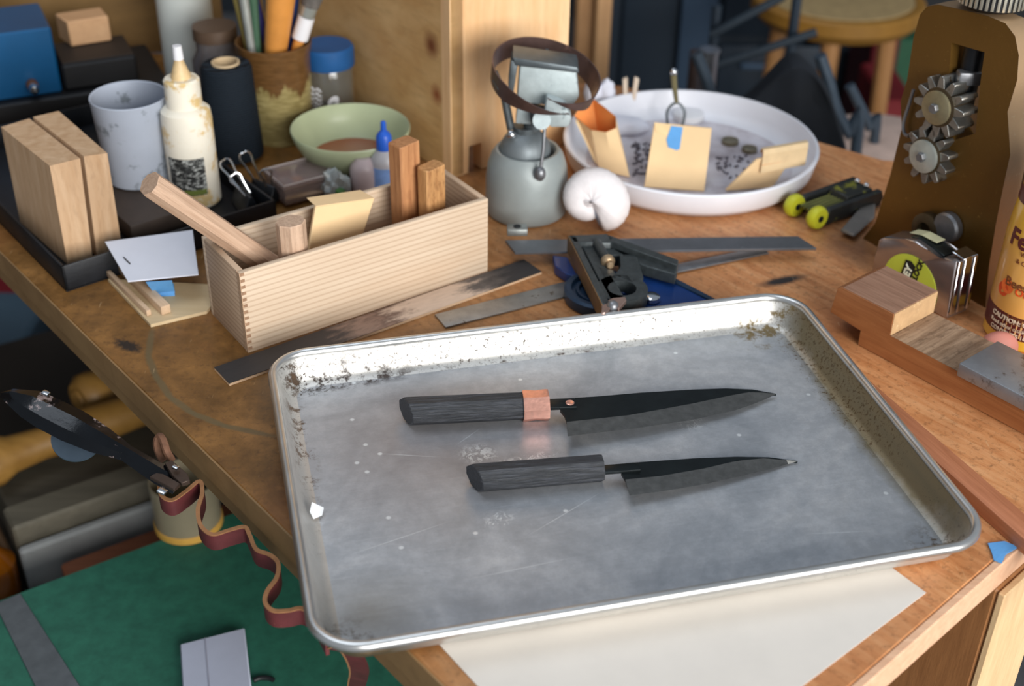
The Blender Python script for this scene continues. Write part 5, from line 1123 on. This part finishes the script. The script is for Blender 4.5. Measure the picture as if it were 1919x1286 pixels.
# ---------------------------------------------------------------- beyond the bench
def slab(name, px0, px1, pyt, y, z0, th, mat_, label, cat, bev=.004):
    a = PY(px0, pyt, y); b = PY(px1, pyt, y); return solo(name, G().prism([Vector((a.x, y, z0)), Vector((b.x, y, z0)), Vector((b.x, y, a.z)), Vector((a.x, y, a.z))], (0, th, 0), bev=bev), mat_, label, cat, (a.x, y, z0))
FZ = T_FLOOR+.001
M_post = wood('post_wood', (150, 108, 66), (188, 146, 102), 60, (9, 9, 1), .6)
slab('timber_post', 1092, 1130, -260, 1.95, FZ, .07, M_post, 'left, darker half of the doubled timber post behind the cabinet', 'post').__setitem__('group', 'doubled timber post')
slab('timber_post', 1131, 1163, -260, 1.93, FZ, .07, wood('post_wood_light', (180, 136, 92), (206, 164, 118), 60, (9, 9, 1), .6), 'right, lighter half of the doubled timber post behind the cabinet', 'post').__setitem__('group', 'doubled timber post')
slab('dark_gap_strip', 1066, 1086, -260, 2.05, FZ, .05, plain('dark_gap_grey', (58, 60, 64), .6), 'narrow dark grey upright between the cabinet and the timber post', 'upright')  # added strip that draws the dark gap left of the post
M_cabd = plain('blue_grey_cabinet_paint', (34, 46, 58), .5, .1, .1, 6); M_cabl = plain('lighter_blue_grey_paint', (62, 82, 104), .5, .1, .1, 6)
y = 2.55; a = PY(1150, -300, y); b = PY(1560, -300, y)
mc = thing('metal_cabinet', 'dark blue grey metal cabinet standing in the room behind the bench', 'cabinet', (a.x, y, FZ))
obj('cabinet_body', G().prism([Vector((a.x, y, FZ)), Vector((b.x, y, FZ)), Vector((b.x, y, .75)), Vector((a.x, y, .75))], (0, .4, 0), bev=.006), M_cabd, mc)
xx = lambda p: PY(p, 60, y).x
obj('door', G().box(((xx(1165)+xx(1262))/2, y-.008, -.08), (xx(1262)-xx(1165), .014, 1.55), None, .003), M_cabd, mc); obj('door_frame', G().box(((xx(1272)+xx(1338))/2, y-.012, -.08), (xx(1338)-xx(1272), .022, 1.6), None, .003), M_cabl, mc, label='lighter upright door frame')
for k_, zz_ in enumerate((-.42, -.22, -.02, .18)): 
    f_ = obj('drawer', G().box(((xx(1350)+xx(1545))/2, y-.008, zz_), (xx(1545)-xx(1350), .014, .18), None, .004), M_cabd, mc)
    obj('handle', G().box(((xx(1350)+xx(1545))/2, y-.022, zz_+.05), (.12, .012, .012), None, .003), M_cabl, f_)
M_railp = plain('dim_blue_rail', (30, 42, 52), .5, .2)
st_ = thing('rail_stand', 'blue grey steel stand with two sloping rails behind the dish', 'stand', (PY(1350, 100, 1.93).x, 1.93, FZ))
for (x0, y0_, x1, y1_) in ((1332, 66, 1470, -8), (1338, 124, 1530, 60)):
    obj('rail', G().tube([PY(x0, y0_, 1.93), PY(x1, y1_, 1.93)], .007, 10), M_railp, st_)
for x0, y0_ in ((1344, 50), (1500, -10)): obj('upright', G().tube([PY(x0, y0_-40, 1.95), Vector((PY(x0, y0_, 1.95).x, 1.95, FZ))], .008, 10), M_cabd, st_)
q = PY(1322, 180, 1.72); top_q = PY(1324, 92, 1.72)
cl_ = thing('chrome_tube', 'short upright chrome tube on a pedestal behind the white dish', 'tube', (q.x, 1.72, FZ))
obj('tube_shell', G().lathe([(.0, q.z-FZ-.02), (.0125, q.z-FZ-.02), (.0125, top_q.z-FZ-.004), (.0145, top_q.z-FZ-.003), (.0145, top_q.z-FZ), (.010, top_q.z-FZ+.001), (0, top_q.z-FZ)], (q.x, 1.72, FZ), 28), plain('soft_chrome', (168, 170, 178), .3, .9), cl_)
obj('pedestal', G().lathe([(0, 0), (.10, 0), (.10, .02), (.025, .04), (.022, q.z-FZ-.02), (0, q.z-FZ-.02)], (q.x, 1.72, FZ), 28), M_dark, cl_)
a = PY(1303, 95, 1.86); solo('brown_rod', G().tube([Vector((a.x, 1.86, FZ)), a], .008, 10), plain('dark_brown_rod', (56, 40, 34), .6), 'thin dark brown rod standing left of the chrome tube', 'rod', (a.x, 1.86, FZ))
# round rattan stool above, and a pale round stool lower down
def stool(c, r, hz, m_seat, m_rim, m_leg, label, nl=4, splay=.03, th_=.03, a0=.5):
    t = thing('round_stool', label, 'stool', (c[0], c[1], FZ))
    obj('seat_rim', G().lathe([(0, hz-th_), (r*.9, hz-th_), (r, hz-th_*.6), (r, hz-.004), (r*.97, hz), (r*.88, hz), (r*.88, hz-.004), (0, hz-.004)], (c[0], c[1], 0), 64), m_rim, t)
    obj('seat', G().lathe([(0, hz-.0038), (r*.875, hz-.0038), (r*.86, hz+.002), (0, hz+.006)], (c[0], c[1], 0), 64), m_seat, t)
    for i in range(nl):
        a_ = a0+2*PI*i/nl; p0 = Vector((c[0]+r*.62*math.cos(a_), c[1]+r*.62*math.sin(a_), hz-th_-.0005)); p1 = Vector((c[0]+(r*.62+splay)*math.cos(a_), c[1]+(r*.62+splay)*math.sin(a_), FZ))
        obj('leg', G().tube([p1, p0], [.013, .016], 10), m_leg, t)
    return t
rs_ = PY(1572, -2, 1.72); 
M_rat = plain('woven_seat', (150, 128, 88), .8, 0, .15, 60, .5, 150); M_rrim = plain('ochre_seat_rim', (138, 98, 34), .55, 0, .1)
sc2 = P(1572, -8, -.13); stool((sc2.x, sc2.y), .150, -.13, M_rat, M_rrim, wood('stool_leg_wood', (150, 104, 56), (176, 130, 82), 60, (9, 9, 1), .6), 'round stool with a woven seat and ochre rim behind the bench', 4, .03, .04, R(-105))
# black jacket hung over a tubular chair
JY = 1.56
M_jack = plain('black_jacket_cloth', (14, 20, 28), .9, 0, .3, 14, .4, 60)
ch = thing('tubular_chair', 'chair with bent blue grey steel tubes, half covered by the black jacket', 'chair', (PY(1560, 250, JY).x, JY+.05, FZ))
tubem = plain('blue_grey_tube', (66, 78, 90), .4, .4)
for dx_ in (0, -.16):
    o_ = Vector((dx_, .03, 0)); pts = [PY(1545, 120, JY+.03), PY(1562, 170, JY+.03), PY(1575, 220, JY+.03), PY(1600, 270, JY+.03), PY(1612, 310, JY+.03)]; pts = [p+o_ for p in pts]; pts.append(Vector((pts[-1].x+.03, pts[-1].y, FZ)))
    obj('back_tube', G().tube(spline(pts, 5), .008, 10), tubem, ch)
o2 = [PY(1592, 160, JY+.14), PY(1612, 200, JY+.14), PY(1630, 240, JY+.14), PY(1634, 300, JY+.14)]; o2.append(Vector((o2[-1].x+.02, o2[-1].y, FZ))); obj('arm_tube', G().tube(spline(o2, 5), .007, 10), tubem, ch)
sc3 = P(1640, 312, -.16); sc3 = Vector((sc3.x+.03, sc3.y+.075, 0)); obj('seat', G().lathe([(0, -.19), (.10, -.19), (.112, -.18), (.112, -.165), (.105, -.16), (0, -.158)], sc3, 56), plain('pale_pink_seat', (196, 170, 156), .7), ch, label='pale pinkish round seat')
for a_ in (.8, 2.4, 4.0, 5.5): obj('leg', G().tube([Vector((sc3.x+.08*math.cos(a_), sc3.y+.08*math.sin(a_), -.1902)), Vector((sc3.x+.11*math.cos(a_), sc3.y+.11*math.sin(a_), FZ))], .008, 8), tubem, ch)
out = [(1400, 178), (1440, 128), (1478, 96), (1502, 100), (1530, 128), (1552, 165), (1570, 225), (1592, 290), (1562, 314), (1545, 360), (1450, 420), (1330, 420), (1340, 215)]
rings = []
for k_, (dy_, sc__) in enumerate(((-.02, .86), (-.035, .94), (-.02, 1.0), (.0, 1.0), (.018, .93))):
    cP = PY(1470, 240, JY); rings.append([cP+(PY(x, y_, JY)-cP)*sc__+Vector((0, dy_+.010*math.sin(i*1.9+k_), 0)) for i, (x, y_) in enumerate(out)])
g = G(); g.loft(rings); jo = solo('black_jacket', g, M_jack, 'black jacket draped over the back of the tubular chair', 'jacket', PY(1500, 300, JY)); sm = jo.modifiers.new('s', 'SUBSURF'); sm.levels = sm.render_levels = 2
for (nm, x0, x1, yt, yy, c, lab_) in (('red_box', 1640, 1690, 70, 2.75, (92, 16, 24), 'narrow deep red box standing far back beside the green one'), ('red_bin', 1655, 1720, 190, 2.3, (112, 20, 26), 'low red bin in the dark behind the rolling mill'), ('green_box', 1678, 1740, 75, 2.85, (36, 84, 58), 'dull green box standing far back beside the red one'), ('grey_crate', 1560, 1640, 90, 3.0, (46, 56, 66), 'dark grey crate far back behind the jacket')):
    slab(nm, x0, x1, yt, yy, FZ, .2, plain(nm+'_paint', c, .6), lab_, nm.split('_')[1], .006)
slab('dark_cupboard', 1690, 2300, -300, 3.1, FZ, .4, plain('near_black_cupboard', (24, 28, 32), .6), 'near black cupboard far back behind the rolling mill', 'cupboard')
slab('dark_cupboard', 1545, 1680, -300, 3.6, FZ, .4, plain('dark_teal_cupboard', (26, 38, 44), .6), 'dark teal cupboard far back behind the woven stool', 'cupboard')

# ---------------------------------------------------------------- leather strap and black clamp at the bench end
def off_bench(p, m=.004):
    d = nL.dot(p-Cn)
    return p+nL*(m-d) if d < m else p
M_leath = plain('maroon_leather', (94, 42, 44), .55, 0, .2, 60, .4, 150, spots=(40, .62, (120, 70, 64))); M_raw = plain('raw_leather_edge', (158, 112, 74), .8, 0, .15, 150, .3)
tp_ = [(298, 905), (302, 928), (322, 938), (350, 920), (374, 902), (379, 925), (371, 955), (376, 985), (398, 1002), (430, 994), (458, 988), (468, 1004), (480, 1030), (505, 1040), (521, 1056), (519, 1082), (501, 1108), (497, 1130), (512, 1145), (540, 1145), (566, 1141), (590, 1160), (612, 1200)]
path = spline([off_bench(P(x, y, -.020), .006) for x, y in tp_], 5)
strap = thing('leather_strap', 'wavy maroon leather strap with a raw tan edge hanging along the bench end', 'strap', path[0])
g = G(); g.strip([p-Vector((0, 0, .0138)) for p in path], (0, 0, .0134), .0026); obj('strap_band', g, M_leath, strap, 50)
g = G(); g.strip([p-Vector((0, 0, .0003)) for p in path], (0, 0, .0010), .0030); obj('raw_edge', g, M_raw, strap, 50, label='raw tan cut edge')
e_ = path[-1]; hp = spline([e_+Vector((0, 0, -.008)), P(640, 1218, -.03), P(657, 1250, -.06), P(655, 1275, -.12), P(650, 1300, -.2)], 5)
rw = Vector((.0125, -.003, 0)); g = G(); g.strip(hp, rw, .0026); obj('strap_tail', g, M_leath, strap, 50)
g = G(); g.strip([p-rw*.08 for p in hp], rw*.10, .0030); obj('tail_edge', g, M_raw, strap, 50)

M_lac = plain('chipped_black_lacquer', (7, 9, 13), .14, .1, .3, 60, .25, 120, spots=(42, .57, (150, 134, 132)))
M_bare = plain('bare_brown_steel', (88, 74, 66), .4, .7, .2, 60, .15, spots=(90, .64, (150, 110, 92)))
secs = [(2, 740, .038, .004, .004), (20, 742, .037, .015, .010), (62, 757, .033, .030, .018), (96, 775, .029, .033, .020), (140, 797, .023, .034, .020), (190, 824, .015, .028, .017), (218, 838, .010, .021, .013), (238, 850, .006, .015, .012), (268, 868, -.001, .018, .012), (300, 888, -.009, .021, .013), (334, 906, -.017, .023, .014)]
cpn = [P(x, y, z) for x, y, z, w_, h_ in secs]; rings = []
for i, (x, y, z, w_, h_) in enumerate(secs):
    d = (cpn[min(i+1, len(cpn)-1)]-cpn[max(i-1, 0)]).normalized(); sd = d.cross(Vector((0, 0, 1))).normalized(); up = sd.cross(d)
    rings.append([cpn[i]+sd*a_*w_*.5+up*b_*h_*.5 for a_, b_ in ((-1, -.15), (-.55, .75), (.1, 1.0), (.7, .55), (1, -.2), (.4, -.9), (-.5, -.85))])
clm = thing('steel_clamp', 'chipped black lacquered steel clamp sticking out from the bench end', 'clamp', cpn[-1])
obj('clamp_arm', G().loft(rings), M_lac, clm, 30)
g = G(); q = P(140, 835, .012); nrm_ = (O-q).normalized()
Td = frame(P(144, 822, .006), (cpn[6]-cpn[3])); g.lathe([(0, -.001), (.0185, -.001), (.0185, .001), (0, .001)], (0, 0, 0), 36, Td @ Matrix.Rotation(R(25), 4, 'X')); obj('steel_disc', g, plain('grey_blue_disc', (84, 100, 116), .4, .6), clm)
dA = (cpn[-1]-cpn[-3]).normalized(); sdA = dA.cross(Vector((0, 0, 1))).normalized()
g = G(); g.prism([P(x, y, -.004) for x, y in ((280, 893), (292, 886), (306, 888), (338, 906), (326, 917))], (0, 0, -.003), bev=.0004); obj('jaw_plate', g, M_bare, clm, label='bare brown steel jaw plate')
g = G(); g.prism([P(x, y, -.003) for x, y in ((308, 868), (322, 862), (352, 888), (356, 900), (340, 905), (322, 890))], (0, 0, -.004), bev=.0005); obj('jaw_plate', g, M_bare, clm)
for (x, y, s_) in ((86, 737, .0050), (304, 921, .0060), (329, 876, .0042)):
    q = P(x, y, .045 if x < 100 else .001); obj('silver_stud', G().box((0, 0, 0), (s_*1.1, s_*.8, .002), frame(q, (1, -.4, -.2)), .0004), M_chrome, clm)
lp = [off_bench(P(x, y, z), .007) for x, y, z in ((322, 862, -.010), (313, 846, -.002), (306, 826, .003), (299, 818, .003), (294, 830, -.002), (298, 850, -.010), (306, 864, -.016))]
g = G(); g.tube(spline(lp, 5), .0030, 8); solo('leather_loop', g, plain('brown_leather_thong', (112, 78, 58), .75, 0, .2, 200, .5), 'small loop of brown leather thong above the black clamp at the bench end', 'leather loop', lp[0])

# ---------------------------------------------------------------- low green topped table
ZG = -.30
g0, g1_ = P(40, 1108, ZG), P(370, 985, ZG); gx = (g1_-g0).normalized(); gy = Vector((gx.y, -gx.x, 0))
gA = g0-gx*.16; gB = g0+gx*.56
gm = N('green_mat'); gn = gm.noise(gm.co(), 60, 6, .7); gm.l(gm.ramp(gn, [(.35, srgb(26, 84, 68)), (.65, srgb(36, 102, 82))]), gm.b.inputs['Base Color']); gm.b.inputs['Roughness'].default_value = .7
gt = thing('green_table', 'low table with a dark green top beside and below the bench end', 'table', gA)
obj('table_top', G().prism([gA, gB, gB+gy*.50, gA+gy*.50], (0, 0, -.022), bev=.002), gm.m, gt)
for u, v in ((.05, .05), (.67, .05), (.05, .45), (.67, .45)):
    q = gA+gx*u+gy*v; obj('leg', G().prism([q, q+gx*.035, q+gx*.035+gy*.035, q+gy*.035], (0, 0, T_FLOOR-ZG+.023), Matrix.Translation((0, 0, -.0223))), M_dark, gt)
r0_, r1_ = P(38, 1112, ZG+.002), P(150, 1286, ZG+.002); l0_, l1_ = P(-10, 1132, ZG+.002), P(66, 1286, ZG+.002)
solo('metal_straightedge', G().prism([r0_, r1_+(r1_-r0_)*1.0, l1_+(l1_-l0_)*1.0, l0_], (0, 0, -.0016), bev=.0004), plain('scuffed_grey_metal', (98, 104, 108), .5, .5, .15, 60, .1, spots=(160, .7, (160, 168, 172))), 'wide grey metal straightedge lying across the left of the green table', 'straightedge', l0_)
k0_, k1_, k2_ = P(337, 1207, ZG+.010), P(458, 1176, ZG+.010), P(472, 1300, ZG+.010); dn_ = (P(345, 1340, ZG+.010)-k0_)
wb2 = thing('white_box', 'flat white box with a seam lying on the green table', 'box', k0_)
obj('box_body', G().prism([k0_, k1_, k1_+dn_*1.15, k0_+dn_*1.15], (0, 0, -.0095), bev=.0012), plain('white_blue_card', (176, 182, 200), .5, 0, .03), wb2)
s0_, s1_ = P(383, 1196, ZG+.0102), P(392, 1300, ZG+.0102); obj('seam', G().prism([s0_, s0_+Vector((.0012, 0, 0)), s1_+Vector((.0012, 0, 0)), s1_], (0, 0, .0003)), plain('seam_grey', (150, 152, 168), .6), wb2)
q = P(494, 1276, ZG+.002); solo('black_clip', G().tube(spline([q+Vector((-.009, 0, 0)), q+Vector((-.004, .003, 0)), q+Vector((.004, .003, 0)), q+Vector((.009, .001, 0))], 4), .0022, 8), M_bk, 'tiny curved black clip on the green table beside the white box', 'clip', q)
jc = stand(360, 1016, ZG, .030); jc.z = ZG
cj = thing('clear_tub', 'cloudy clear tub with a yellowed base on the green table behind the strap', 'tub', jc)
obj('tub_wall', G().lathe([(0, .0), (.031, 0), (.0335, .003), (.034, .006), (.034, .060), (.032, .060), (.032, .006), (0, .005)], jc, 44), plain('cloudy_plastic', (160, 150, 126), .3, 0, .08, 30, .1, trans=.45), cj)
obj('base_ring', G().lathe([(.0336, .0005), (.0352, .001), (.0352, .008), (.0342, .009)], jc, 44), plain('yellowed_plastic', (184, 142, 66), .4), cj)
# ---------------------------------------------------------------- dim shelf with timber left of the bench
ZS = -.42
def zbox(pxs, z, h, name, mat_, label, cat, bev=.002, group=None):
    q = [P(x, y, z) for x, y in pxs]; return solo(name, G().prism(q, (0, 0, -h), bev=bev), mat_, label, cat, q[0]-Vector((0, 0, h)), group)
sA = P(-120, 1120, ZS); 
shx = gx; shq = g0+gy*-.03; shq.z = 0
def Q(u, v): return Vector((g0.x, g0.y, 0))+gx*u-gy*v
shf = thing('timber_shelf', 'dark low shelf behind the green table stacked with timber', 'shelf', Q(-.4, .03)+Vector((0, 0, FZ)))
obj('shelf_board', G().prism([Q(-.42, .03), Q(.37, .03), Q(.37, .65), Q(-.42, .65)], (0, 0, .02), Matrix.Translation((0, 0, ZS-.02)), bev=.002), plain('dark_shelf_board', (40, 32, 24), .7, 0, .2, 10), shf)
for u, v in ((-.40, .05), (.33, .05), (-.40, .60), (.33, .60)):
    q = Q(u, v); obj('leg', G().prism([q, q+gx*.03, q+gx*.03+gy*.03, q+gy*.03], (0, 0, ZS-.0205-FZ), Matrix.Translation((0, 0, FZ))), M_dark, shf)
def onshelf(name, u0, u1, v0, v1, z0, z1, mat_, label, cat, group=None, bev=.003, M=None):
    q = [Q(u0, v0), Q(u1, v0), Q(u1, v1), Q(u0, v1)]; z0 += .0006
    return solo(name, G().prism([p+Vector((0, 0, z0)) for p in q], (0, 0, z1-z0), bev=bev), mat_, label, cat, q[0]+Vector((0, 0, z0)), group)
M_cop = wood('coppery_plank_wood', (120, 66, 38), (160, 96, 62), 60, (1, 8, 8), .6, rot=(0, 0, -.55)); M_gp = wood('grey_plank_wood', (72, 68, 56), (100, 94, 80), 60, (1, 8, 8), .7, rot=(0, 0, -.55)); M_pl = plain('pale_plank_edge', (150, 152, 150), .6, 0, .1, 30); M_roll = wood('yellow_turned_wood', (128, 92, 38), (162, 122, 60), 60, (1, 6, 6), .5, rot=(0, 0, -.55)); M_dkb = plain('dim_brown_block', (78, 56, 34), .7, 0, .2, 12)
onshelf('timber_plank', .055, .34, .040, .095, ZS, ZS+.055, M_cop, 'long coppery brown plank along the far edge of the green table', 'plank')
onshelf('timber_plank', -.16, .038, .045, .085, ZS, ZS+.035, M_pl, 'short pale edged plank at the left of the dim shelf', 'plank')
onshelf('timber_plank', .02, .36, .115, .155, ZS, ZS+.105, M_gp, 'tall greyish plank on edge behind the coppery one', 'plank')
onshelf('timber_plank', .03, .36, .158, .30, ZS, ZS+.075, M_gp, 'wide flat greyish plank behind the upright ones on the shelf', 'plank')
onshelf('pale_batten', .02, .36, .1005, .1125, ZS, ZS+.082, M_pl, 'pale batten leaning against the tall grey plank', 'batten')
onshelf('brown_upright', .005, .015, .110, .20, ZS, ZS+.07, M_dkb, 'thin brown board on edge at the left end of the planks', 'board')
onshelf('brown_offcut', -.15, -.01, .10, .16, ZS, ZS+.03, M_dkb, 'dim brown offcut in the left of the shelf', 'offcut')
def roll(u, v, z, r, L_, ang, label):
    c = Q(u, v)+Vector((0, 0, z)); d = Matrix.Rotation(ang, 3, 'Z') @ gx; Tm = frame(c, d) @ Matrix.Rotation(PI/2, 4, 'Y')
    t = thing('turned_leg', label, 'turned leg', c, 'turned wooden legs on the shelf')
    obj('turned_body', G().lathe([(0, 0), (r*.75, 0), (r, r*.3), (r, r*.8), (r*.72, r*1.4), (r*.62, L_*.35), (r*.8, L_*.6), (r*.7, L_*.9), (0, L_)], (0, 0, 0), 32, Tm), M_roll, t, 50)
    obj('end_boss', G().lathe([(0, -.003), (r*.45, -.003), (r*.5, -.0002), (0, -.0002)], (0, 0, 0), 24, Tm), wood('turned_end_grain', (140, 100, 46), (170, 130, 66), 60, (1, 1, 1), .6), t)
roll(.012, .240, ZS+.105, .030, .22, .05, 'yellowish turned wooden leg with its round end facing out, lower left of the shelf')
roll(.150, .300, ZS+.106, .030, .20, .25, 'yellowish turned wooden leg further back on the shelf')
def backbox(name, px0, px1, pyt, pyb, y, mat_, label, cat, th=.12):
    a = PY(px0, pyb, y); b = PY(px1, pyt, y); a2 = PY(px0, pyt, y); c2 = PY(px1, pyb, y)
    zb_ = max(min(a.z, c2.z), FZ); zt__ = (a2.z+b.z)/2
    return solo(name, G().prism([Vector((a2.x, y, FZ)), Vector((b.x, y, FZ)), Vector((b.x, y, zt__)), Vector((a2.x, y, zt__))], (0, th, 0), bev=.006), mat_, label, cat, (a2.x, y, FZ))
backbox('cardboard_box', 112, 330, 640, 760, 1.72, plain('dim_cardboard', (84, 62, 38), .8, 0, .12, 8), 'tall dim brown cardboard box under the bench on the left', 'box', .2)
backbox('blue_bin', -160, 42, 640, 760, 1.66, plain('grey_blue_bin_plastic', (66, 86, 100), .6, 0, .12, 8), 'grey blue plastic bin at the far left below the bench', 'bin', .15)
backbox('navy_bag', 52, 96, 560, 760, 1.86, plain('navy_cloth', (28, 42, 62), .9, 0, .2, 12), 'narrow navy cloth bag between the grey blue bin and the cardboard box', 'bag', .12)
backbox('red_crate', -200, 40, 555, 600, 2.05, plain('red_crate_plastic', (128, 22, 32), .5), 'red plastic crate at the far left behind the grey blue bin', 'crate', .3)
q = P(-16, 1070, -.36); solo('amber_bottle', G().lathe([(0, 0), (.024, 0), (.026, .003), (.026, .07), (.010, .09), (.010, .11), (0, .11)], (q.x, q.y, ZS+.0006), 28), plain('amber_glass', (150, 84, 10), .15, 0, .1, 20, 0, trans=.3), 'amber bottle at the far left of the dim shelf', 'bottle', (q.x, q.y, ZS+.0006))
